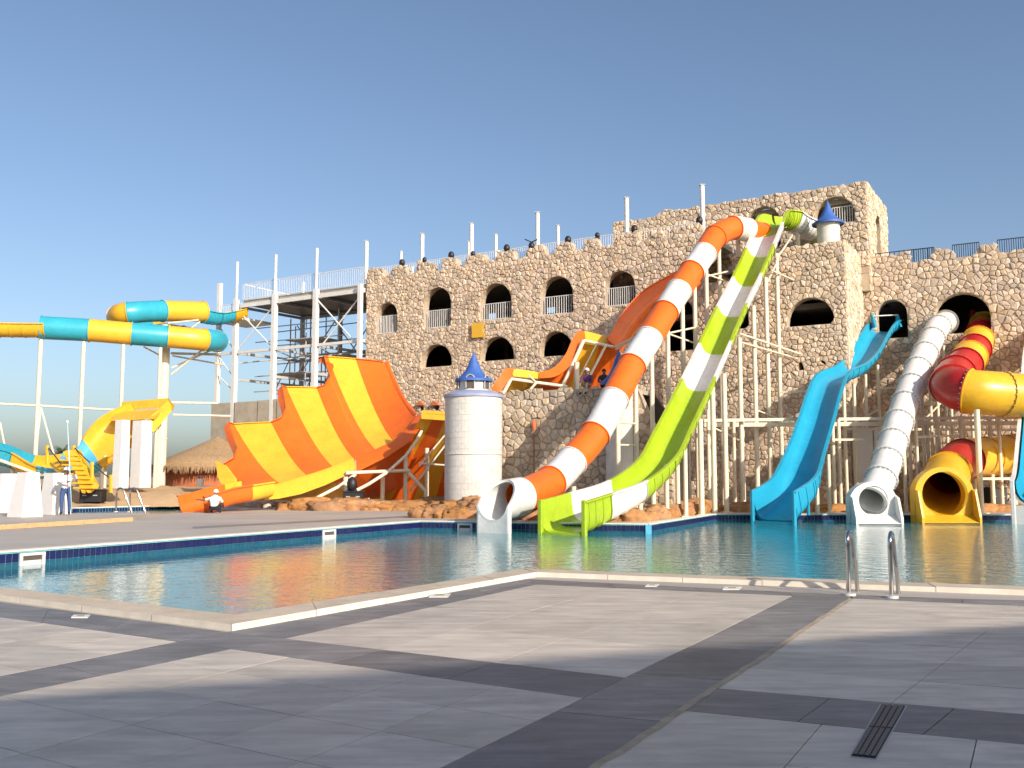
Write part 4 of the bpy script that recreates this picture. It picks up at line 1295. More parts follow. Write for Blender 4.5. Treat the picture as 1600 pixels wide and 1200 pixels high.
# ------------------------------------------------------------------ red and yellow spiral tube
ry = thing('tube_slide', 'red and yellow striped spiral tube slide at the right', 'water slide', V3(P(1500, 745, 44), 0))
r_ = [(1538, 508, 53.0, .74), (1534, 520, 51.9, .75), (1529, 532, 50.8, .76), (1523, 545, 49.7, .78), (1516, 557, 48.6, .8), (1508, 569, 47.5, .82), (1494, 583, 46.4, .86), (1487, 601, 44.6, .93), (1512, 611, 43.2, .98), (1568, 616, 43.2, 1.0), (1615, 622, 43.6, 1.0), (1668, 640, 45.2, 1.0), (1672, 672, 47.6, .98), (1625, 702, 48.8, .96), (1578, 710, 48.6, .95), (1540, 714, 47.8, .95), (1505, 718, 46.0, .95), (1482, 740, 43.4, .96), (1470, 772, 40.4, .97)]
rpt = [P(*q[:3]) for q in r_]; rr_ = [q[3] for q in r_]
rc = ['yellow', 'red', 'yellow', 'red', 'yellow', 'red', 'red', 'gold', 'gold', 'gold', 'red', 'yellow', 'red', 'red', 'gold', 'yellow', 'red', 'yellow']
rc = ['yellow', 'red', 'yellow', 'red', 'yellow', 'red', 'red', 'red', 'gold', 'gold', 'red', 'gold', 'gold', 'red', 'gold', 'yellow', 'red', 'gold']
tube_slide(ry, rpt, rc, rr_, flange=.07, bolts=26)
exit_frame(ry, rpt[-1], .93, 1.22, .2, WZ - .1, 'gold')
for s_, u in ((-1, 1519), (1, 1562)):
    p0, p1 = P(u, 525, 53), P(u, 484, 53.2)
    build('entry_fin', MB().plate([p0 + Vector((0, -.5, 0)), p0 + Vector((0, .4, 0)), p1 + Vector((0, .25, 0)), p1 + Vector((0, .0, 0))], (.16, 0, 0)), 'red', ry)
build('grab_bar', MB().tube([P(1519, 489, 53.2), P(1562, 487, 53.2)], .04, 8), 'white_steel', ry)
for (u, v, Y, r0_) in [(1526, 640, 42.3, .12), (1546, 655, 47.5, .10), (1505, 650, 48, .085), (1486, 630, 47.6, .08), (1585, 745, 48.6, .1), (1516, 590, 49.8, .08)]:
    column(ry, P(u, v, Y), 0, r0_)
# ------------------------------------------------------------------ white and blue slide cut by the right edge
eb = thing('open_slide', 'white open slide with blue inside cut off by the right photo edge', 'water slide', V3(P(1620, 745, 42), 0))
e_ = [(1616, 752, 38.6), (1621, 735, 39.6), (1624, 690, 41.4), (1627, 640, 43.2), (1629, 585, 45.2), (1632, 540, 47.2), (1640, 505, 49.5), (1650, 495, 52)]
eT = trough_slide(eb, [P(*q) for q in e_], ['white_gel'] * 7, [1.55] * 8, [1.0, .8] + [.7] * 6, power=.7)
trough_slide(eb, [P(q[0], q[1] + 1.5, q[2]) for q in e_], ['cyan'] * 7, [1.32] * 8, [.86, .7] + [.6] * 6, power=.7, ribs=False, names='lining', lip=0.0, wall=.015)
exit_posts(eb, eT, 'white_gel', .16)
column(eb, P(1640, 600, 46), 0, .1)
# ------------------------------------------------------------------ shared steel frame behind the right-hand slides
fm = thing('support_frame', 'cream steel support frame with horizontal beams behind the right slides', 'frame', V3(P(1300, 745, 46), 0))
for (ua, va, ub, vb, Y1, Y2, w) in [(1100, 657, 1275, 655, 45.5, 45.5, .14), (1100, 664, 1610, 661, 47, 47, .2), (1310, 655, 1610, 652, 45.5, 45.5, .14), (1218, 613, 1300, 609, 49, 48, .1), (1375, 607, 1435, 604, 49, 49, .1), (1300, 687, 1350, 687, 45, 45, .1), (1430, 683, 1500, 680, 46, 46, .1), (1530, 748, 1600, 748, 46, 46, .12), (1320, 670, 1610, 672, 48.5, 48.5, .12)]:
    build('beam', MB().bar(P(ua, va, Y1), P(ub, vb, Y2), w), 'cream_paint', fm)
for (u, v, Y) in [(1106, 640, 46.5), (1146, 655, 46.8), (1160, 652, 47.2), (1310, 655, 45.5), (1390, 655, 46.5), (1420, 655, 46.8), (1448, 650, 47), (1463, 655, 46.6), (1500, 650, 46), (1560, 655, 46.5), (1088, 645, 47)]:
    column(fm, P(u, v, Y), 0, .085)
for (a, b) in [((1106, 664, 46.5), (1160, 690, 47)), ((1218, 655, 49), (1180, 640, 48)), ((1330, 664, 47), (1372, 640, 49.5)), ((1440, 660, 47), (1470, 630, 50))]:
    brace(fm, P(*a), P(*b))

# ------------------------------------------------------------------ striped half-pipe on the left
hp = thing('half_pipe_slide', 'big orange and yellow striped half-pipe slide with stepped upper edge', 'water slide', V3(P(500, 760, 50), 0))
cols_hp = [  # bottom (u,v), top (u,v), frac of full height, stripe colour to the NEXT column
    ((650, 650), (600, 567), 1.0, 'orange'), ((632, 672), (578, 564), 1.0, 'orange'), ((614, 689), (556, 562), 1.0, 'yellow'), ((600, 696), (534, 560), 1.0, 'yellow'), ((586, 702), (513, 559), 1.0, 'orange'),
    ((580, 705), (506, 558), 1.0, 'orange'), ((576, 707), (512, 574), .90, 'orange'), ((572, 709), (516, 591), .80, 'orange'), ((565, 712), (508, 603), .78, 'orange'), ((553, 717), (495, 607), .82, 'yellow'),
    ((536, 723), (471, 606), .86, 'yellow'), ((520, 729), (448, 606), .9, 'orange'), ((514, 731), (441, 604), .92, 'orange'), ((509, 733), (444, 622), .82, 'orange'), ((505, 735), (447, 640), .72, 'orange'), ((495, 738), (440, 654), .66, 'orange'),
    ((480, 743), (424, 661), .68, 'yellow'), ((458, 750), (395, 662), .74, 'yellow'), ((437, 755), (366, 664), .8, 'orange'), ((430, 757), (357, 661), .82, 'orange'), ((423, 758), (363, 680), .72, 'orange'), ((416, 760), (371, 702), .58, 'orange'), ((402, 762), (365, 718), .5, 'orange'), ((388, 766), (348, 728), .5, 'orange')]
NH = len(cols_hp); NT = 14
grid = []
for i, (bt, tp_, fr_, c) in enumerate(cols_hp):
    t = i / (NH - 1); Yb = 52.0 - 5.2 * t; Yt_ = Yb + 5.5 * fr_
    B_, T_ = P(*bt, Yb), P(*tp_, Yt_)
    row = []
    Cc = Vector(((B_.x * .55 + T_.x * .45), (B_.y * .45 + T_.y * .55), B_.z * .72 + T_.z * .28 - 0.25))
    for k in range(NT + 1):
        q = k / NT; row.append(B_ * (1 - q) ** 2 + Cc * 2 * q * (1 - q) + T_ * q * q)
    grid.append(row)
i = 0
def hp_normal(i, k):
    a = grid[min(i + 1, NH - 1)][k] - grid[max(i - 1, 0)][k]; b = grid[i][min(k + 1, NT)] - grid[i][max(k - 1, 0)]
    n = a.cross(b).normalized(); return n if n.y < 0 else -n
while i < NH - 1:
    c = cols_hp[i][3]; j = i
    while j < NH - 1 and cols_hp[j][3] == c: j += 1
    mb = MB(); vs = []; fs_ = []
    w = j - i + 1
    for a in range(i, j + 1):
        for k in range(NT + 1): vs.append(grid[a][k])
    for a in range(i, j + 1):
        for k in range(NT + 1): vs.append(grid[a][k] - hp_normal(a, k) * .10)
    o_ = w * (NT + 1); m1 = NT + 1
    for a in range(w - 1):
        for k in range(NT):
            q = (a * m1 + k, (a + 1) * m1 + k, (a + 1) * m1 + k + 1, a * m1 + k + 1)
            fs_.append(q); fs_.append(tuple(x + o_ for x in reversed(q)))
        for k in (0, NT):
            fs_.append((a * m1 + k, (a + 1) * m1 + k, (a + 1) * m1 + k + o_, a * m1 + k + o_))
    for a in (0, w - 1):
        for k in range(NT): fs_.append((a * m1 + k, a * m1 + k + 1, a * m1 + k + 1 + o_, a * m1 + k + o_))
    mb.add(vs, fs_)
    sec = build('wall_panel', mb, c, hp, smooth=True, autos=40)
    # rolled upper edge
    mb = MB(); rim = []
    for a in range(i, j + 1):
        rim.append(grid[a][NT] - hp_normal(a, NT) * .02)
    mb2 = MB(); vs = []
    for a, p in zip(range(i, j + 1), rim):
        nb = -hp_normal(a, NT); up = (grid[a][NT] - grid[a][NT - 1]).normalized()
        vs += [p + up * .0 - nb * .08, p + up * .10 - nb * .06, p + up * .10 + nb * .34, p - up * .10 + nb * .34]
    mb2.add(vs, [(4 * a + e, 4 * a + e + 1, 4 * a + 5 + e, 4 * a + 4 + e) for a in range(j - i) for e in range(3)])
    build('rim', mb2, c, sec, smooth=True, autos=50)
    i = j
# stepped edges' side walls (rolled outward)
for (i0, i1) in ((5, 9), (12, 16), (19, 23)):
    mb = MB(); vs = []
    for a in range(i0, i1):
        p = grid[a][NT]; n_ = hp_normal(a, NT)
        vs += [p, p - n_ * .30 + Vector((-.12, 0, 0))]
    mb.add(vs, [(2 * a, 2 * a + 1, 2 * a + 3, 2 * a + 2) for a in range(i1 - i0 - 1)])
    build('step_edge', mb, 'orange', hp, smooth=True)
# right edge flange
mb = MB(); vs = []
for k in range(NT + 1): vs += [grid[0][k] + hp_normal(0, k) * .02, grid[0][k] + hp_normal(0, k) * .22 + Vector((.2, 0, 0)), grid[0][k] - hp_normal(0, k) * .25 + Vector((.3, 0, 0))]
mb.add(vs, [(3 * k + e, 3 * k + e + 1, 3 * k + 4 + e, 3 * k + 3 + e) for k in range(NT) for e in (0, 1)])
build('edge_flange', mb, 'orange', hp, smooth=True)
# low near wall (band) along the lower edge: orange then yellow
band_o = [((652, 648), (664, 650)), ((640, 664), (661, 663)), ((614, 689), (640, 690)), ((586, 702), (606, 713)), ((556, 716), (557, 738))]
band_y = [((552, 715), (556, 733)), ((536, 722), (540, 743)), ((505, 734), (508, 758)), ((470, 745), (470, 772)), ((437, 755), (436, 779)), ((413, 760), (413, 781))]
def band(lst, c, Y0, Y1, nm):
    mb = MB(); vs = []
    for i, (a, b) in enumerate(lst):
        Y = Y0 + (Y1 - Y0) * i / (len(lst) - 1)
        p, q = P(*a, Y - .1), P(*b, Y - .75)
        top_ = p.lerp(q, .22) + Vector((0, 0, .06))
        vs += [p, top_, q, q + Vector((0, .1, -.02)), p + Vector((0, .12, -.1))]
    n = len(lst)
    fs_ = [(5 * i + e, 5 * i + (e + 1) % 5, 5 * i + 5 + (e + 1) % 5, 5 * i + 5 + e) for i in range(n - 1) for e in range(5)]
    fs_ += [tuple(range(5)), tuple(5 * (n - 1) + e for e in range(5))]
    mb.add(vs, fs_); return build(nm, mb, c, hp, smooth=True, autos=40)
band(band_o, 'orange', 52.0, 49.2, 'near_wall'); band(band_y, 'yellow', 49.2, 46.6, 'near_wall')
# underside hull below the band and the outer wall rising to the right
def hull(topline, botline, cs, Ya, Yb, nm, bulge=.8):
    for i in range(len(topline) - 1):
        mb = MB(); vs = []
        for e in (i, i + 1):
            Yt_, Yl = Ya[e], Yb[e]
            A_, C_ = P(*topline[e], Yt_), P(*botline[e], Yl)
            for k in range(7):
                q = k / 6; p = A_.lerp(C_, q); vs.append(p + Vector((0, -bulge * math.sin(q * math.pi) * .6, -bulge * .15 * math.sin(q * math.pi))))
        mb.add(vs, [(k, k + 1, 8 + k, 7 + k) for k in range(6)])
        mb.add([v + Vector((0, .06, 0)) for v in vs], [(k + 7, k + 8, k + 1, k) for k in range(6)])
        build(nm, mb, cs[i], hp, smooth=True)
hull([(413, 780), (470, 771), (520, 753), (556, 737), (606, 712), (640, 690), (661, 662)], [(500, 782), (540, 780), (575, 778), (600, 776), (630, 775), (655, 774), (668, 772)], ['yellow', 'yellow', 'orange', 'orange', 'orange', 'orange'], [46.2, 47, 48, 48.6, 49.8, 50.6, 51.4], [52, 52.6, 53.2, 54.2, 55, 56, 56.5], 'hull_panel', .3)
hull([(662, 646), (680, 647), (698, 648), (716, 650), (735, 652)], [(575, 783), (610, 783), (645, 783), (680, 783), (715, 783)], ['yellow', 'orange', 'yellow', 'orange'], [49.6, 49.5, 49.4, 49.3, 49.2], [54.0] * 5, 'outer_wall_panel', -.5)
build('outer_rim', MB().bar(P(660, 648, 49.8), P(738, 653, 49.4), .35, .45), 'yellow', hp)
# frame
def fb(a, b, r=.10): brace(hp, P(*a), P(*b), r, name='frame_member')
for (u, v, Y) in [(634, 712, 50.2), (540, 745, 47.8), (667, 700, 51), (598, 745, 50)]: column(hp, P(u, v, Y), 0, .12)
fl_ = [(663, 665, 50.7), (650, 690, 50.2), (634, 712, 49.7), (605, 738, 49.0), (575, 757, 48.4), (540, 775, 48)]
for a, b in zip(fl_, fl_[1:]): fb(a, b, .085)
fl_ = [(556, 741, 47.9), (530, 760, 47.6), (495, 778, 47.2)]
for a, b in zip(fl_, fl_[1:]): fb(a, b, .085)
fb((540, 739, 47.8), (640, 735, 50), .09); fb((637, 737, 50), (665, 768, 50), .1); fb((665, 768, 50), (665, 780, 50), .1)
fb((660, 665, 50.6), (705, 664, 50.6), .08); fb((705, 668, 50.6), (655, 728, 50.4), .05); fb((655, 724, 50.4), (712, 728, 50.4), .05); fb((700, 690, 50.5), (640, 768, 50.4), .05)
# outlet chute running left to the small pool
och = [(402, 752, 46.4), (372, 757, 45.6), (345, 762, 45.0), (318, 770, 44.4), (297, 775, 43.9)]
trough_slide(hp, [P(*q) for q in och], ['yellow', 'orange', 'orange', 'orange'], [2.6, 2.4, 2.2, 2.1, 2.1], [.75, .8, .8, .85, .85], power=.45, names='outlet_section', ribs=False)
build('side_apron', MB().plate([P(337, 720, 48), P(352, 728, 47.6), P(367, 748, 47), P(368, 766, 46.6), P(350, 764, 46.8), P(340, 745, 47.4)], (0.05, .12, 0)), 'yellow', hp)
# ------------------------------------------------------------------ second half-pipe seen from behind, above the bastion
h2 = thing('half_pipe_slide', 'orange and yellow half-pipe slide seen from behind above the bastion wall', 'water slide', V3(P(870, 745, 49), 0))
def strip2(root, A_, Bp, c, nm, th=.1):
    """curved band between two polylines"""
    sa_, _ = spline([tuple(p) for p in A_], 6); sb_, _ = spline([tuple(p) for p in Bp], 6)
    vs = []; n = len(sa_)
    for p, q in zip(sa_, sb_): p, q = Vector(p), Vector(q); vs += [p, q, q + Vector((0, th, 0)), p + Vector((0, th, 0))]
    fs_ = [(4 * i + e, 4 * i + (e + 1) % 4, 4 * i + 4 + (e + 1) % 4, 4 * i + 4 + e) for i in range(n - 1) for e in range(4)] + [(0, 1, 2, 3), tuple(4 * (n - 1) + e for e in range(4))]
    return build(nm, MB().add(vs, fs_), c, root, smooth=True, autos=40)
# near lip: from the pipe peak down to the left end, with the outer skin under it
strip2(h2, [P(913, 517, 50.4), P(903, 518, 50.3), P(893, 533, 50.0), P(882, 556, 49.6), P(864, 575, 49.1), P(842, 582, 48.7)], [P(915, 528, 50.1), P(906, 535, 50.0), P(898, 553, 49.7), P(888, 574, 49.3), P(868, 588, 48.8), P(842, 591, 48.4)], 'orange', 'near_wall', .5)
strip2(h2, [P(905, 536, 50.2), P(897, 553, 50.0), P(887, 574, 49.7), P(866, 588, 49.3), P(842, 591, 49.0)], [P(900, 575, 50.5), P(893, 590, 50.3), P(885, 604, 50.1), P(866, 604, 49.8), P(842, 603, 49.6)], 'orange', 'hull_panel', .1)
strip2(h2, [P(843, 582, 48.8), P(820, 578, 48.5), P(803, 577, 48.2)], [P(843, 592, 48.5), P(822, 590, 48.3), P(800, 588, 48)], 'yellow', 'near_wall', .5)
strip2(h2, [P(804, 576, 48.3), P(790, 576, 48.0), P(778, 592, 47.6), P(768, 606, 47.4)], [P(802, 589, 48), P(793, 596, 47.7), P(783, 610, 47.4), P(772, 617, 47.2)], 'orange', 'near_wall', .6)
strip2(h2, [P(913, 517, 50.5), P(930, 521, 50.5), P(950, 527, 50.5)], [P(914, 531, 50.2), P(931, 534, 50.2), P(951, 539, 50.2)], 'yellow', 'near_wall', .4)
hc = ['yellow', 'yellow', 'orange', 'yellow', 'yellow', 'orange', 'orange']
tl = [(795, 590), (820, 592), (845, 594), (900, 552), (914, 531), (938, 535), (951, 539), (968, 545)]
bl_ = [(785, 632), (812, 630), (835, 628), (872, 625), (892, 622), (912, 620), (932, 618), (955, 616)]
for i in range(7):
    vs = [P(*tl[i], 49.9), P(*tl[i + 1], 49.9), P(*bl_[i + 1], 51.6), P(*bl_[i], 51.6)]
    build('hull_panel', MB().plate(vs, (0, .1, 0)), hc[i], h2)
def fb2(a, b, r=.08): brace(h2, P(*a), P(*b), r, name='frame_member')
fb2((912, 532, 49.7), (878, 606, 49.2), .10); fb2((798, 592, 47.9), (886, 604, 48.9), .08); fb2((912, 532, 49.7), (958, 542, 49.8), .08); fb2((798, 593, 47.9), (786, 616, 47.7), .09); fb2((838, 598, 48.2), (822, 616, 48), .06); fb2((946, 541, 49.7), (912, 606, 49.2), .07); fb2((932, 538, 49.7), (898, 604, 49.2), .04)
fb2((836, 596, 48.2), (826, 586, 48.0), .05)
column(h2, P(901, 566, 49.0), 0, .14)
# feeding flume from the castle down to the pipe
fl2 = [(1075, 432, 52.8), (1050, 441, 52.4), (1022, 454, 52.0), (993, 474, 51.6), (968, 502, 51.2), (952, 526, 50.9), (940, 540, 50.6)]
trough_slide(h2, [P(*q) for q in fl2], ['orange'] * 6, [1.5] * 7, [1.0] * 7, power=.6, ribs=False, roll=[-.5] * 7)
build('flume_lip', MB().plate([P(1046, 427, 52), P(1064, 422, 52), P(1064, 440, 52), P(1049, 448, 52)], (0, .2, 0)), 'orange', h2)

# ------------------------------------------------------------------ far left tube slide
ft = thing('tube_slide', 'turquoise and yellow tube slide on tall cream poles at the far left', 'water slide', V3(P(150, 760, 64), 0))
up_ = [(358, 495, 72), (318, 495, 70), (254, 487, 67.5), (200, 489, 65.5), (186, 497, 64.3)]
upp = [P(*q) for q in up_]
trough_slide(ft, [P(376, 483, 72.9), P(358, 487, 72), P(338, 490, 71), P(318, 487, 70)], ['gold', 'teal', 'teal'], [1.4] * 4, [.8] * 4, power=.9)
loop = [(318, 487, 70), (254, 486, 67.5), (200, 489, 65.6), (185, 494, 66.9), (196, 505, 69.2), (235, 516, 70.8), (285, 525, 71.2), (326, 531, 70.2), (339, 533, 67.8), (318, 531, 65.5), (262, 526, 64.4), (206, 521.5, 63.6), (140, 516, 62.8), (64, 512, 62.0)]
tube_slide(ft, [P(*q) for q in loop], ['yellow', 'teal', 'gold', 'gold', 'teal', 'gold', 'teal', 'teal', 'teal', 'yellow', 'teal', 'yellow', 'teal'], [.75] * 14, flange=.055)
tr = [(72, 508, 62.0), (0, 507, 61.4), (-60, 505, 60.8), (-140, 508, 60.2)]
trough_slide(ft, [P(*q) for q in tr], ['gold', 'gold', 'gold'], [1.45] * 4, [.78] * 4, power=.9)
for (u, v, Y, r) in [(64, 530, 62.0, .14), (131, 534, 62.7, .13), (193, 538, 63.4, .12), (251, 543, 64.2, .12), (-20, 528, 61.3, .14)]:
    column(ft, P(u, v, Y), 0, r)
cm_ = P(259, 508, 66.2); column(ft, cm_, 0, .34)
build('collar', MB().lathe(V3(cm_, P(259, 685, 66.2).z), [(.35, -.04), (.38, -.04), (.38, .04), (.35, .04)], 24), 'cream_paint', ft)
for a, b, r in [((0, 631, 61.5), (64, 634, 62), .07), ((64, 634, 62), (131, 638, 62.7), .07), ((131, 638, 62.7), (190, 641, 63.4), .07), ((262, 629, 66), (340, 630, 68), .08), ((270, 648, 66), (360, 650, 68), .07), ((64, 637, 62), (52, 740, 62), .06), ((64, 637, 62), (84, 710, 62), .06), ((0, 660, 61), (12, 720, 61), .06),
                ((268, 585, 66.2), (318, 545, 66), .07), ((268, 575, 66.2), (335, 545, 68), .06), ((268, 552, 66.2), (340, 554, 70), .09), ((255, 558, 66.2), (225, 542, 64), .06), ((270, 556, 66), (350, 570, 72), .06), ((262, 505, 67), (310, 500, 69), .06), ((300, 512, 68), (312, 503, 69.5), .06)]:
    brace(ft, P(*a), P(*b), r)
# ------------------------------------------------------------------ yellow / turquoise boomerang slide, lower left
bo = thing('boomerang_slide', 'yellow and turquoise boomerang slide with raised yellow end at left', 'water slide', V3(P(140, 760, 50), 0))
bb = [(-120, 640, 58), (-50, 680, 57.6), (0, 697, 57.2), (38, 709, 57), (76, 718, 56.8), (112, 716, 56.8), (140, 704, 57), (168, 680, 57.4), (196, 656, 58), (222, 640, 58.6)]
# rider path swept as a wide flume, tilted so its inside shows
bpts = [P(*q) for q in bb]
wds = [2.2, 2.2, 2.2, 2.2, 2.4, 2.7, 3.0, 3.1, 2.9, 2.7]
trough_slide(bo, bpts, ['teal', 'teal', 'teal', 'gold', 'sky_blue', 'sky_blue', 'yellow', 'yellow', 'yellow'], wds, [.95] * 10, power=.6, roll=[0, 0, 0, .05, -.3, -.5, -.6, -.6, -.5, -.4])
# raised flat end with walls
e1, e2, e3, e4 = P(190, 628, 60.0), P(262, 622, 59.0), P(242, 652, 56.5), P(172, 655, 57.5)
build('end_floor', MB().plate([e4, e3, e2.lerp(e3, .25) - Vector((0, 0, .35)), e1.lerp(e4, .25) - Vector((0, 0, .35))], (0, 0, -.1)), 'yellow', bo)
build('end_wall', MB().plate([e1 - Vector((0, 0, .55)), e2 - Vector((0, 0, .55)), e2, e1], (0, .12, 0)), 'yellow', bo)
build('end_lip', MB().plate([e2, P(272, 634, 58.4), P(269, 642, 58.2), e2 - Vector((0, 0, .4))], (0, .1, 0)), 'gold', bo)
build('side_wall', MB().plate([P(263, 625, 59.0), P(272, 637, 58.6), P(240, 676, 56.4), P(231, 668, 56.2), P(236, 650, 56.8)], (-.1, .05, 0)), 'yellow', bo)
for (u, v, Y) in [(245, 655, 58), (250, 650, 59), (165, 712, 57.5), (20, 725, 57), (160, 725, 56.5)]: column(bo, P(u, v, Y), 0, .11)
fr1 = [P(-20, 712, 56), P(30, 730, 55.8), P(62, 742, 55.7), P(90, 740, 55.7)]
for a, b in zip(fr1, fr1[1:]): brace(bo, a, b, .09)
# ------------------------------------------------------------------ yellow play stairs
st = thing('play_stairs', 'yellow plastic stairs with posts and handrail ropes below turquoise flume', 'stairs', V3(P(125, 768, 53), 0))
s0_, s1_ = P(100, 706, 54.2), P(140, 768, 52.2)
build('stringer', MB().plate([P(98, 706, 54.0), P(108, 703, 54.0), P(150, 760, 52.2), P(137, 770, 52.0)], (.1, .2, 0)), 'yellow', st)
for i in range(8):
    t = i / 7; c = P(108 + 26 * t, 712 + 50 * t, 53.9 - 1.7 * t)
    build('tread', MB().box(c, 1.3, .38, .09, Vector((1, -.25, 0)).normalized(), Vector((.25, 1, 0)).normalized()), 'yellow', st)
build('riser_panel', MB().plate([P(104, 706, 54.0), P(122, 702, 54.2), P(148, 752, 52.4), P(128, 770, 52.0)], (.05, .25, -.05)), 'gold', st)
build('platform', MB().plate([P(78, 722, 55.0), P(112, 715, 54.4), P(106, 726, 54.0), P(92, 738, 54.0)], (0, 0, -.15)), 'yellow', st)
for (u, vt, vb, Y) in [(73.5, 696, 726, 54.6), (115, 696, 722, 54.4), (143.5, 722, 755, 52.6), (173, 742, 770, 52), (126, 715, 735, 53.6)]:
    build('post', MB().bar(P(u, vb, Y), P(u, vt, Y), .13), 'yellow', st)
build('rope', MB().tube([P(76, 700, 54.5), P(95, 724, 53.6), P(128, 752, 52.6)], .035, 6).tube([P(117, 700, 54.3), P(135, 718, 53.0), P(172, 748, 52.0)], .03, 6), 'dark_metal', st)

# ------------------------------------------------------------------ white planters and pylons on the left
def planter(label, u0, u1, t0, t1, vt, vb, z0, name='planter', cat='planter', group='tapered white planters by the small pool', um=None):
    base = G((u0 + u1) / 2, vb, z0); Y = base.y
    zt = P((u0 + u1) / 2, vt, Y).z
    o = thing(name, label, cat, base, group)
    k = 1 / math.sqrt(2) * 1.0
    wb = (u1 - u0) / F * Y / 2 * 0.98; wt_ = (t1 - t0) / F * Y / 2 * .98
    cxt = ((t0 + t1) / 2 - (u0 + u1) / 2) / F * Y
    a = R(62)
    def ring(w, z, cx, inset=1.0):
        # square turned so that two faces show, its silhouette 2w wide
        h = w * inset / (abs(math.cos(a)) + abs(math.sin(a)))
        out = []
        for sx, sy in ((-1, -1), (1, -1), (1, 1), (-1, 1)):
            x, y = sx * h, sy * h
            out.append(base + Vector((cx + x * math.cos(a) - y * math.sin(a), wb * .7 + x * math.sin(a) + y * math.cos(a), z - z0)))
        return out
    vs = ring(wb, z0 + .0, 0) + ring(wt_, zt, cxt) + ring(wt_, zt, cxt, .84) + ring(wt_, zt - .25, cxt, .82)
    fs_ = [(i + 4 * e, (i + 1) % 4 + 4 * e, (i + 1) % 4 + 4 + 4 * e, i + 4 + 4 * e) for e in range(3) for i in range(4)]
    mb = MB().add(vs, fs_ + [(3, 2, 1, 0)])
    build('shell', mb, 'planter_white', o)
    build('soil', MB().add(vs[12:16], [(0, 1, 2, 3)]), 'bark', o)
planter('white tapered planter cut off by the left photo edge', -30, 18, -22, 12, 740, 801, .12)
planter('nearest white tapered planter, second from the left photo edge', 5, 55, 17, 48, 738, 808, .12)
planter('white tapered planter just left of the worker with the pole', 54, 101, 61, 91, 739, 804, .12)
planter('left one of two tall white pylons below the yellow slide end', 172, 196, 174, 195, 656, 763, .98, 'pylon', 'pylon', 'tall white pylons')
planter('right one of two tall white pylons below the yellow slide end', 200, 230, 201, 229, 657, 762, .98, 'pylon', 'pylon', 'tall white pylons')

# sand mound behind the small pool
def mound(name, label, ctrl, cat, m, hfun, nu=40, nv=12):
    pass
mb = MB(); NU, NV = 60, 14
vs = []
for i in range(NU + 1):
    u = -60 + 470 * i / NU
    for j in range(NV + 1):
        t = j / NV
        vf = 792 - 4 * i / NU if u < 270 else 789
        a = G(u, 790 if u < 285 else 786); Yb_ = min(a.y, 54.5) + t * 12
        x = (u - 800) / F * Yb_
        h = .95 * math.sin(min(1, t * 2.2) * math.pi / 2) * (1 + .25 * noise.noise(Vector((x * .35, Yb_ * .35, 1)))) + .10 * noise.noise(Vector((x * 1.1, Yb_ * 1.1, 0)))
        if i < 4: h *= i / 4
        if i > NU - 4: h *= (NU - i) / 4
        vs.append(Vector((x, Yb_ - 1.5, max(-.03, h - .02))))
mb.add(vs, [(i * (NV + 1) + j, (i + 1) * (NV + 1) + j, (i + 1) * (NV + 1) + j + 1, i * (NV + 1) + j + 1) for i in range(NU) for j in range(NV)])
o = struct('sand_mound', mb, 'sand', smooth=True, recalc=False); up_normals(o)

# thatched hut
hc_ = P(338, 745, 70); hut = thing('thatched_hut', 'round thatched hut with red wall left of the concrete wall', 'hut', V3(hc_, 0))
he = P(300, 731, 66).z
build('wall', MB().lathe(V3(hc_, 0), [(3.6, 0), (3.6, he + .3)], 32), 'adobe', hut, smooth=True)
build('roof', MB().lathe(V3(hc_, 0), [(4.6, he), (4.7, he + .12), (3.2, he + .85), (1.6, he + 1.55), (.05, he + 2.3)], 40), 'thatch', hut, smooth=True)
mb = MB()
for i in range(360):
    a = 2 * math.pi * i / 360 + random.uniform(-.01, .01); r = 4.66 + random.uniform(-.08, .04); w = .05
    d = Vector((math.cos(a), math.sin(a), 0)); e = Vector((-d.y, d.x, 0)); p = V3(hc_, he + .1) + d * r; L = random.uniform(.25, .55)
    mb.add([p - e * w, p + e * w, p + e * w * .3 - Vector((0, 0, L)) + d * .06, p - e * w * .3 - Vector((0, 0, L)) + d * .06], [(0, 1, 2, 3)])
tag(build('straw_fringe', mb, 'thatch', hut, recalc=False), kind='stuff')

# small palm far behind
pc = P(95, 712, 95); pm = thing('palm_tree', 'small distant palm rising behind the turquoise flume', 'palm', V3(pc, 0))
build('trunk', MB().tube([V3(pc, 0), V3(pc, pc.z * .6) + Vector((.1, 0, 0)), pc], [.22, .17, .15], 8), 'bark', pm, smooth=True)
mb = MB()
for i in range(26):
    a = random.uniform(0, 2 * math.pi); el = random.uniform(-.2, 1.3); L = random.uniform(1.3, 2.0)
    pts_ = [pc + Vector((math.cos(a) * math.cos(el) * L * t, math.sin(a) * math.cos(el) * L * t, math.sin(el) * L * t - .5 * t * t)) for t in (0, .33, .66, 1)]
    for q0, q1_ in zip(pts_, pts_[1:]):
        d = (q1_ - q0); sd_ = d.cross(Vector((0, 0, 1))); sd_ = sd_.normalized() if sd_.length > 1e-4 else Vector((1, 0, 0))
        for k in range(3):
            b0_ = q0.lerp(q1_, k / 3)
            for sg in (-1, 1):
                tip = b0_ + sd_ * sg * .42 + d * .4 - Vector((0, 0, .12))
                mb.add([b0_, b0_ + d * .16, tip], [(0, 1, 2)])
build('crown', mb, 'leaf', pm, recalc=False)

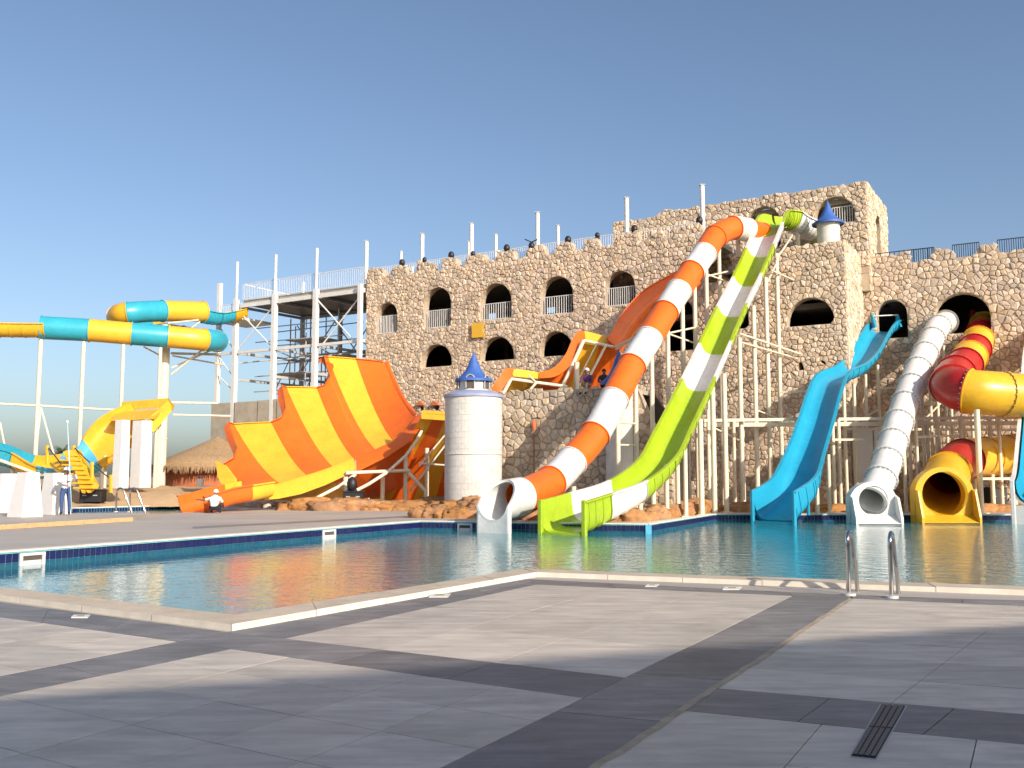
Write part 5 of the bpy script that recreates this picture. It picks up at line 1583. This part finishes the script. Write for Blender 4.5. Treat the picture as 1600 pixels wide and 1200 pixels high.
# ------------------------------------------------------------------ rocks
def rock(label, group, c, sx, sy, sz, seed, m='rock', name='rock', cat='rock', sub=4):
    b = bmesh.new(); bmesh.ops.create_icosphere(b, subdivisions=sub, radius=1)
    off = Vector((seed * 3.7, seed * 1.3, seed * 2.1))
    for v in b.verts:
        n = v.co.normalized()
        q = Vector([math.copysign(abs(c) ** .72, c) for c in n])
        k = 0.92 + .34 * noise.noise(n * 1.2 + off) + .30 * (0.3 - abs(noise.noise(n * 2.6 + off))) + .22 * (0.25 - abs(noise.noise(n * 5.5 + off))) + .12 * noise.noise(n * 11 + off)
        p = q * k
        p.z += .10 * noise.noise(Vector((p.x * 2, p.y * 2, p.z * 7)) + off)
        v.co = Vector((p.x * sx, p.y * sy, max(-.15, p.z) * sz))
    me = bpy.data.meshes.new(name); b.to_mesh(me); b.free(); me.materials.append(M[m])
    me.polygons.foreach_set('use_smooth', [True] * len(me.polygons))
    o = bpy.data.objects.new(name, me); COL.objects.link(o); o.location = (c[0], c[1], 0.0)
    o.rotation_euler = (0, 0, 0)
    return tag(o, label, cat, group)
sd_n = 0
def rockrow(label, group, ua, va, ub, vb, n, sx, sy, sz, Yoff=0, jy=.2):
    global sd_n
    for i in range(n):
        sd_n += 1
        t = (i + .5 + random.uniform(-.25, .25)) / n
        c = G(ua + (ub - ua) * t, va + (vb - va) * t)
        k = random.uniform(.75, 1.25)
        rock(label + ', ' + ORD[i] + ' from the left', group, (c.x, c.y + Yoff + random.uniform(-jy, jy)), sx * random.uniform(.85, 1.3), sy * k, sz * random.uniform(.7, 1.2), sd_n)
rockrow('orange-brown boulder left of the orange tube mouth', 'boulders left of the orange tube mouth', 662, 809, 738, 810, 5, .6, .45, .44, .2, .1)
rockrow('orange-brown boulder between orange tube and lime slide', 'boulders under the tube mouth', 800, 812, 835, 813, 2, .5, .45, .42, .3)
rockrow('orange-brown boulder right of the lime slide exit', 'boulders right of the lime slide', 922, 814, 1008, 815, 6, .55, .45, .42, .35, .15)
rockrow('orange-brown boulder along the short slanting pool edge', 'boulders along the short pool edge', 1015, 812, 1112, 800, 9, .55, .5, .55, .35, .2)
rockrow('low orange-brown boulder left of the blue slide exit', 'boulders left of the blue slide', 1112, 800, 1172, 800, 4, .7, .5, .42, .4)
rockrow('low orange-brown boulder between blue and white exits', 'boulders between blue and white slides', 1243, 800, 1320, 800, 5, .7, .5, .36, .5)
rockrow('low orange-brown boulder between white and yellow exits', 'boulders between white and yellow exits', 1392, 800, 1430, 800, 2, .8, .5, .36, .5)
rockrow('low orange-brown boulder right of the yellow exit', 'boulders right of the yellow exit', 1515, 800, 1640, 800, 5, .8, .5, .36, .5)
rockrow('orange-brown boulder below the striped half-pipe', 'boulders below the half-pipe', 470, 797.5, 700, 797.5, 13, 1.2, .7, .52, .2, .2)
rockrow('orange-brown boulder at the foot of wide turret', 'boulders at the foot of the wide turret', 690, 800, 800, 802, 7, 1.0, .7, .6, .3, .2)
rockrow('orange-brown boulder at the foot of bastion wall', 'boulders at the foot of the bastion', 805, 800, 940, 800, 7, .8, .6, .6, .2, .2)
for i in range(14):
    c = G(388 + 75 * (i + .5) / 14, 792.5 + random.uniform(-2.5, 1.5)); sd_n += 1
    rock('pale rounded stone beside the striped half-pipe outlet, %s from the left' % ORD[i], 'pale stones beside the half-pipe outlet', (c.x, c.y), random.uniform(.16, .34), .22, random.uniform(.2, .34), sd_n, 'white_stone', 'pale_stone', 'stone', 2)

# ------------------------------------------------------------------ pool fittings
def pool_rail(root, base, fwd, h, reach, drop, r=.032):
    b = Vector(base); f = Vector(fwd).normalized()
    prof = [(0, 0), (0, h * .55), (0, h * .86), (.06, h * .96), (.16, h), (.27, h * .95), (.36, h * .80), (.52, h * .42), (reach, 0.02), (reach + .02, drop)]
    sp2, _ = spline(prof, 5)
    o = build('handrail', MB().tube([b + f * x + Vector((0, 0, z)) for x, z in sp2], r, 12), 'chrome', root, smooth=True)
    build('flange', MB().lathe(b, [(.0, .03), (.085, .03), (.085, .0)], 20), 'white_plastic', o)
lad = thing('pool_ladder', 'polished steel pool ladder with two arched handrails at the near edge', 'ladder', V3(gp(1360, 935), 0.014))
fw = Vector((f4[0] - n4[0], f4[1] - n4[1], 0))
ed = (Vector((*n5, 0)) - Vector((*n4, 0))).normalized(); pf_ = Vector((-ed.y, ed.x, 0))
for u, v in ((1327, 932), (1393.5, 936)):
    c = V3(gp(u, v), 0.014); 
    pool_rail(lad, c, Vector((.48, .877, 0)), .84, .66, -.9, .029)
c1_, c2_ = V3(gp(1327, 932), 0), V3(gp(1393.5, 936), 0)
for z in (-.45, -.75):
    build('tread', MB().bar(c1_ + Vector((.31, .565, 0)) + Vector((0, 0, z)), c2_ + Vector((.31, .565, 0)) + Vector((0, 0, z)), .1, .04), 'chrome', lad)
lad2 = thing('pool_ladder', 'small steel ladder handrails at the small left pool', 'ladder', V3(gp(205, 803), 0.0))
for u, v in ((181, 804.5), (202, 804.5)):
    c = V3(gp(u, v), 0.12); pool_rail(lad2, c, (.75, -.1, 0), 1.0, .7, -.4, .04)
# skimmers in the far pool wall
for (u0, u1, lab, rot) in ((39, 78, 'white skimmer opening in tiled pool wall nearest the left edge', 0), (506, 526, 'white skimmer opening in tiled pool wall below the striped half-pipe', 0), (716, 739, 'white skimmer opening in tiled pool wall left of the orange tube mouth', 1)):
    ea, eb_ = (f1, f2) if rot == 0 else (f2, f3)
    dE = (Vector((*eb_, 0)) - Vector((*ea, 0))).normalized(); nE = Vector((dE.y, -dE.x, 0))
    def onedge(u):
        rx = (u - 800) / F; A_ = Vector((*ea, 0))
        # X = rx*Y (deck depth), point on the edge line
        t = (rx * A_.y - A_.x) / (dE.x - rx * dE.y); return A_ + dE * t
    a, b = onedge(u0), onedge(u1); L = (b - a).length
    o = thing('pool_skimmer', lab, 'skimmer', V3((a + b) / 2, -.3), 'skimmer openings')
    c = (a + b) / 2 + nE * .025; hgt = .30; zc_ = -.19
    mb = MB()
    mb.box(c + Vector((0, 0, zc_ + hgt / 2 - .03)), L, .05, .06, dE, nE).box(c + Vector((0, 0, zc_ - hgt / 2 + .03)), L, .05, .06, dE, nE)
    for s_ in (-1, 1): mb.box(c + dE * (s_ * (L / 2 - .035)) + Vector((0, 0, zc_)), .07, .05, hgt - .12, dE, nE)
    build('frame', mb, 'white_plastic', o)
    build('throat', MB().box(c - nE * .01 + Vector((0, 0, zc_)), L - .14, .02, hgt - .12, dE, nE), 'interior', o)
    build('weir_flap', MB().box(c + nE * .004 + Vector((0, 0, zc_ - hgt * .17)), L - .18, .02, hgt * .24, dE, nE), 'white_steel', o)
# floor drain grate
gq = [gp(1330, 1186), gp(1368, 1190), gp(1415, 1107), gp(1377, 1105)]
gv = [Vector((*p, 0)) for p in gq]
dr = thing('drain_grate', 'black slotted linear drain grate set in the near paving', 'drain', V3((gv[0] + gv[2]) / 2, .0155))
def gB(s, t): return (gv[0] * (1 - s) + gv[1] * s) * (1 - t) + (gv[3] * (1 - s) + gv[2] * s) * t
def gquad(s0, s1, t0, t1, z0, z1, m, nm, par):
    ps = [gB(s0, t0), gB(s1, t0), gB(s1, t1), gB(s0, t1)]
    vs = [V3(p, z0) for p in ps] + [V3(p, z1) for p in ps]
    return build(nm, MB().add(vs, [(4, 5, 6, 7), (0, 1, 5, 4), (1, 2, 6, 5), (2, 3, 7, 6), (3, 0, 4, 7)]), m, par)
gquad(-.06, 1.06, -.015, 1.015, .015, .0165, 'grey_steel', 'tray_edge', dr)
gquad(0, 1, 0, 1, .0165, .018, 'black_plastic', 'tray', dr)
for i in range(4):
    for j in range(2):
        s0 = i * .25 + .03; gquad(s0, s0 + .19, j * .5 + .012, j * .5 + .488, .018, .026, 'dark_metal', 'grate_bar', dr)
for j in range(1, 24):
    gquad(.02, .98, j / 24 - .006, j / 24 + .006, .018, .024, 'dark_metal', 'cross_bar', dr)
# small paving inlets
for k, (u, v, w, d, lab) in enumerate([(124, 966, 26, 4, 'small pale inlet cover in dark paving by the near left coping'), (685, 933, 30, 5, 'small pale inlet cover beside the slanting near coping'), (1017, 917, 18, 3, 'small pale inlet cover in dark paving right of the coping corner'), (1142, 921.5, 26, 4, 'pale inlet cover with brown edge near the ladder')]):
    q = [gp(u - w / 2, v + d / 2), gp(u + w / 2, v + d / 2), gp(u + w / 2 + 4, v - d / 2), gp(u - w / 2 + 4, v - d / 2)]
    o = thing('inlet_cover', lab, 'cover', V3(q[0], .015), 'inlet covers in the paving')
    build('plate', MB().plate([V3(p, .0155) for p in q], (0, 0, .012)), 'white_plastic', o)
    m_ = [Vector((*p, 0)) for p in q]; cc = (m_[0] + m_[1] + m_[2] + m_[3]) / 4
    build('slot', MB().plate([V3(cc.lerp(p, .45), .028) for p in m_], (0, 0, .003)), 'grout_pale', o)

# ------------------------------------------------------------------ boxes and small kit
def kitbox(name, label, cat, u, v, Y, w, d, h, m, extra=None, z=None):
    c = P(u, v, Y); c = V3(c, z if z is not None else 0)
    o = thing(name, label, cat, c)
    build('body', MB().box(c + Vector((0, 0, h / 2)), w, d, h), m, o, bevel=.02)
    build('lid', MB().box(c + Vector((0, 0, h + .03)), w * 1.05, d * 1.05, .06), m, o, bevel=.015)
    for s_ in (-1, 1): build('handle', MB().box(c + Vector((s_ * w * .25, -d / 2 - .02, h * .6)), w * .2, .05, .05), 'grey_steel', o)
    return o
kitbox('equipment_box', 'black equipment box on the ground beside the yellow stairs', 'box', 145, 785, 53.2, 1.15, .8, .62, 'black_plastic', z=.22)
kitbox('equipment_box', 'black pump box under the striped half-pipe frame', 'box', 553, 775, 46.8, .95, .6, .5, 'black_plastic', z=.35)
lampc = P(550, 765, 46.9)
fl3 = thing('floodlight', 'black round floodlight standing on the pump box under the half-pipe', 'spotlight', V3(lampc, .91))
build('housing', MB().lathe(V3(lampc, .91), [(.1, 0), (.22, .1), (.26, .35), (.2, .6), (.02, .7)], 14), 'black_plastic', fl3, smooth=True)
build('bracket', MB().box(V3(lampc, .95), .5, .12, .08), 'dark_metal', fl3)
kitbox('pump_box', 'left dark box against the wall behind the yellow exit', 'box', 1480, 780, 50.5, .9, .6, 1.0, 'black_plastic')
kitbox('pump_box', 'right dark box against the wall behind the yellow exit', 'box', 1556, 780, 50.0, .9, .6, 1.0, 'black_plastic')
cb = P(1362, 730, 49.5)
cab = thing('white_cabinet', 'tall white double cabinet by the wall behind the white tube', 'cabinet', V3(cb, 0))
zt_ = P(1362, 672, 49.5).z
for k in range(2):
    x = cb.x - .42 + k * .95
    dd_ = build('door', MB().box(Vector((x, cb.y, zt_ / 2)), .9, .5, zt_), 'white_plastic', cab, bevel=.015)
    build('handle', MB().box(Vector((x + .33 - .66 * k, cb.y - .27, zt_ * .5)), .04, .05, .3), 'grey_steel', dd_)
bk = P(313, 760, 57)
bu = thing('bucket', 'white plastic bucket on the sand by the thatched hut', 'bucket', bk)
build('shell', MB().lathe(bk, [(.02, 0), (.17, 0), (.21, .45), (.19, .45), (.16, .04)], 20), 'white_plastic', bu, smooth=True, autos=40)
build('handle', MB().tube([bk + Vector((.21 * math.cos(a), 0, .43 + .2 * math.sin(a))) for a in [math.pi * q / 8 for q in range(9)]], .012, 6), 'grey_steel', bu)

# ------------------------------------------------------------------ people
def person(label, loc, rotz, J, mats, hat=None, scale=1.0, hatmat='shirt_white'):
    """J: joint -> (x,y,z,r) in metres, figure facing -Y"""
    root = thing('person', label, 'person', loc)
    E = [('pelvis', 'waist'), ('waist', 'chest'), ('chest', 'neck'), ('neck', 'chin'), ('chin', 'crown'), ('chin', 'nose')]
    for s_ in 'LR':
        E += [('pelvis', 'hip' + s_), ('hip' + s_, 'knee' + s_), ('knee' + s_, 'ankle' + s_), ('ankle' + s_, 'toe' + s_), ('chest', 'sho' + s_), ('sho' + s_, 'elb' + s_), ('elb' + s_, 'wri' + s_), ('wri' + s_, 'palm' + s_)]
    J = dict(J)
    for s_, sg in (('L', -1), ('R', 1)):
        w = Vector(J['wri' + s_][:3]); e = Vector(J['elb' + s_][:3]); d = (w - e).normalized()
        sidev = d.cross(Vector((0, 0, 1))); sidev = sidev.normalized() if sidev.length > .1 else Vector((1, 0, 0))
        upv = sidev.cross(d)
        pm_ = w + d * .07; J['palm' + s_] = (*pm_, .030)
        for q, (o_, L) in enumerate(((-.03, .075), (-.01, .085), (.01, .08), (.03, .065))):
            k1_ = pm_ + d * .03 + sidev * o_; k2_ = k1_ + d * L * .5; k3_ = k2_ + d * L * .35 - upv * L * .3
            for nm, pp in (('a', k1_), ('b', k2_), ('c', k3_)): J['f%s%d%s' % (s_, q, nm)] = (*pp, .0095)
            E += [('palm' + s_, 'f%s%da' % (s_, q)), ('f%s%da' % (s_, q), 'f%s%db' % (s_, q)), ('f%s%db' % (s_, q), 'f%s%dc' % (s_, q))]
        t1_ = w + d * .03 + sidev * sg * .04; t2_ = t1_ + d * .045 + sidev * sg * .02
        J['t%sa' % s_] = (*t1_, .012); J['t%sb' % s_] = (*t2_, .010); E += [('wri' + s_, 't%sa' % s_), ('t%sa' % s_, 't%sb' % s_)]
    names = list(J); idx = {n: i for i, n in enumerate(names)}
    me = bpy.data.meshes.new('body'); me.from_pydata([J[n][:3] for n in names], [(idx[a], idx[b]) for a, b in E], [])
    o = bpy.data.objects.new('body_tmp', me); COL.objects.link(o)
    o.modifiers.new('Skin', 'SKIN'); sm = o.modifiers.new('Sub', 'SUBSURF'); sm.levels = 2; sm.render_levels = 2
    for i, n in enumerate(names):
        sv = me.skin_vertices[0].data[i]; sv.radius = (J[n][3], J[n][3]); sv.use_root = (n == 'pelvis')
    dg = bpy.context.evaluated_depsgraph_get(); ev = o.evaluated_get(dg)
    nm = bpy.data.meshes.new_from_object(ev); bpy.data.objects.remove(o)
    for k in ('skin', mats['shirt'], mats['trousers'], mats['shoe']): nm.materials.append(M[k])
    def zone(n):
        if n[:3] in ('nec', 'chi', 'cro', 'nos', 'wri', 'pal') or (n[0] in 'ft' and n[1] in 'LR'): return 0
        if n[:3] in ('wai', 'che', 'sho', 'elb'): return 1
        if n[:3] in ('toe',): return 3
        return 2
    pos = [(Vector(J[n][:3]), zone(n), J[n][3]) for n in names]
    seg = []
    for a, b in E:
        for t in (0, .2, .4, .6, .8, 1):
            p = Vector(J[a][:3]).lerp(Vector(J[b][:3]), t); z = zone(a) if t < .5 else zone(b)
            if a.startswith('elb') and b.startswith('wri'): z = 1 if t < mats.get('sleeve', .85) else 0
            if a.startswith('sho'): z = 1 if t < mats.get('sleeve_up', 2) else 0
            if mats.get('sleeve_up') and a.startswith('elb'): z = 0
            if a == 'neck' or a == 'chin': z = 0
            if a == 'chest' and b == 'neck': z = 1
            if a.startswith('ankle'): z = 3
            seg.append((p, z))
    for pl_ in nm.polygons:
        c = pl_.center; pl_.material_index = min(seg, key=lambda q: (q[0] - c).length_squared)[1]; pl_.use_smooth = True
    b = bpy.data.objects.new('body', nm); COL.objects.link(b); b.parent = root; ORG[b] = Vector((0, 0, 0))
    root.rotation_euler = (0, 0, rotz); root.scale = (scale,) * 3
    ch = Vector(J['chin'][:3]); cr_ = Vector(J['crown'][:3]); hd_ = (cr_ - ch).normalized()
    def local(nm_, mb, m):
        q = build(nm_, mb, m, None, smooth=True); q.parent = root; return q
    fwd = (Vector(J['nose'][:3]) - ch); fwd = (fwd - hd_ * fwd.dot(hd_)).normalized(); sdv = fwd.cross(hd_)
    mid = ch.lerp(cr_, .55)
    for sg in (-1, 1):
        local('eye', MB().lathe(mid + fwd * .088 + sdv * sg * .034, [(.001, -.012), (.012, 0), (.001, .012)], 8), 'hair')
        local('ear', MB().lathe(mid - hd_ * .02 + sdv * sg * .094, [(.001, -.03), (.016, 0), (.001, .03)], 8), 'skin')
    # hair or hat as a cap over the skull
    n = 16; vs = []; fs_ = []
    cc = ch.lerp(cr_, .62); rad = .113 if hat is None else .125
    for i in range(6):
        ph = (math.pi / 2) * (1 - i / 5) - .12
        for k in range(n):
            a = 2 * math.pi * k / n; vs.append(cc + (fwd * math.cos(a) * (1.0) + sdv * math.sin(a) * .9) * rad * math.cos(ph) + hd_ * rad * 1.05 * math.sin(ph))
    for i in range(5):
        for k in range(n): fs_.append((i * n + k, i * n + (k + 1) % n, (i + 1) * n + (k + 1) % n, (i + 1) * n + k))
    mb = MB().add(vs, fs_); mb.f.append(tuple(range(n))); mb.m.append(0)
    if hat:
        mb.box(cc + fwd * .15 + hd_ * .015, .15, .14, .014, sdv, fwd, hd_)
    local('cap' if hat else 'hair', mb, hatmat if hat else 'hair')
    return root
def sitting(dx=0, lean=0):
    J = {'pelvis': (0, .05, .10, .15), 'waist': (0, .03, .28, .135), 'chest': (0, 0 - lean, .46, .145), 'neck': (0, -.02 - lean, .60, .055), 'chin': (0, -.04 - lean, .69, .075), 'crown': (0, -.03 - lean, .82, .085), 'nose': (0, -.13 - lean, .725, .02)}
    for s_, g in (('L', -1), ('R', 1)):
        J['hip' + s_] = (g * .10, .0, .09, .095); J['knee' + s_] = (g * .16, -.40, .16, .065); J['ankle' + s_] = (g * .12, -.42, -.26, .045); J['toe' + s_] = (g * .13, -.58, -.31, .04)
        J['sho' + s_] = (g * .20, -.01 - lean, .50, .07); J['elb' + s_] = (g * .28, -.14, .27, .048); J['wri' + s_] = (g * .14, -.33, .20, .035)
    return J
ps1 = BW(buv(915, 700)[0], zbt + .02, -.25)
person('seated worker in purple jacket and white cap on the bastion wall', ps1, math.atan2(bn.y, bn.x) + math.pi / 2, sitting(), {'shirt': 'shirt_purple', 'trousers': 'cloth_cream', 'shoe': 'cloth_black'}, hat=True, scale=1.06)
ps2 = BW(buv(938, 700)[0], zbt + .02, -.5)
person('seated worker in dark clothes behind the purple jacket worker on the bastion', ps2, math.atan2(bn.y, bn.x) + math.pi / 2 + .5, sitting(lean=.05), {'shirt': 'shirt_dark', 'trousers': 'cloth_black', 'shoe': 'cloth_black'}, scale=1.0)
# squatting worker seen from behind, one arm reaching left
J = {'pelvis': (0, .10, .22, .17), 'waist': (0, .05, .40, .15), 'chest': (0, -.05, .60, .16), 'neck': (0, -.10, .75, .06), 'chin': (0, -.13, .83, .08), 'crown': (0, -.13, .96, .088), 'nose': (0, -.23, .86, .02)}
for s_, g in (('L', -1), ('R', 1)):
    J['hip' + s_] = (g * .11, .06, .22, .11); J['knee' + s_] = (g * .22, -.34, .42, .075); J['ankle' + s_] = (g * .16, -.08, .09, .05); J['toe' + s_] = (g * .18, -.28, .045, .042)
    J['sho' + s_] = (g * .21, -.05, .64, .08)
J['elbR'] = (.50, -.06, .56, .055); J['wriR'] = (.78, -.06, .60, .038); J['elbL'] = (-.30, -.22, .42, .055); J['wriL'] = (-.26, -.40, .30, .038)
person('squatting worker in white shirt at the orange outlet with arm stretched left', G(335, 802), math.pi, J, {'shirt': 'shirt_white', 'trousers': 'cloth_black', 'shoe': 'cloth_black', 'sleeve_up': .75}, hat=True, scale=1.02)
# standing worker holding a long cleaning pole
J = {'pelvis': (0, 0, .92, .15), 'waist': (0, -.01, 1.08, .14), 'chest': (0, -.05, 1.32, .155), 'neck': (0, -.08, 1.48, .058), 'chin': (0, -.11, 1.56, .08), 'crown': (0, -.11, 1.69, .088), 'nose': (0, -.21, 1.60, .02)}
for s_, g in (('L', -1), ('R', 1)):
    J['hip' + s_] = (g * .10, 0, .88, .11); J['knee' + s_] = (g * .13, -.04, .49, .07); J['ankle' + s_] = (g * .13, .03, .09, .048); J['toe' + s_] = (g * .15, -.14, .045, .042)
    J['sho' + s_] = (g * .20, -.05, 1.38, .078)
J['elbR'] = (.36, -.22, 1.34, .05); J['wriR'] = (.30, -.42, 1.52, .036); J['elbL'] = (-.24, -.30, 1.22, .05); J['wriL'] = (.10, -.46, 1.22, .036)
wk = P(104, 745, 37.6); wk = V3(wk, .12)
person('standing worker in white shirt and blue trousers holding a long pole', wk, .35, J, {'shirt': 'shirt_white', 'trousers': 'cloth_blue', 'shoe': 'cloth_black'}, hat=True, scale=1.06)
cp = thing('cleaning_pole', 'long pale blue pool cleaning pole held upright by the worker', 'pole', P(112, 799, 37.1))
build('shaft', MB().tube([P(112, 799, 37.1), P(105.5, 662, 37.2)], .022, 8), 'pole_blue', cp, smooth=True)
build('tip', MB().tube([P(105.5, 662, 37.2), P(105.2, 657, 37.2)], .045, 8), 'white_plastic', cp, smooth=True)
print('slabs', nslab, 'tiles', ntile, 'objects', len(bpy.data.objects))
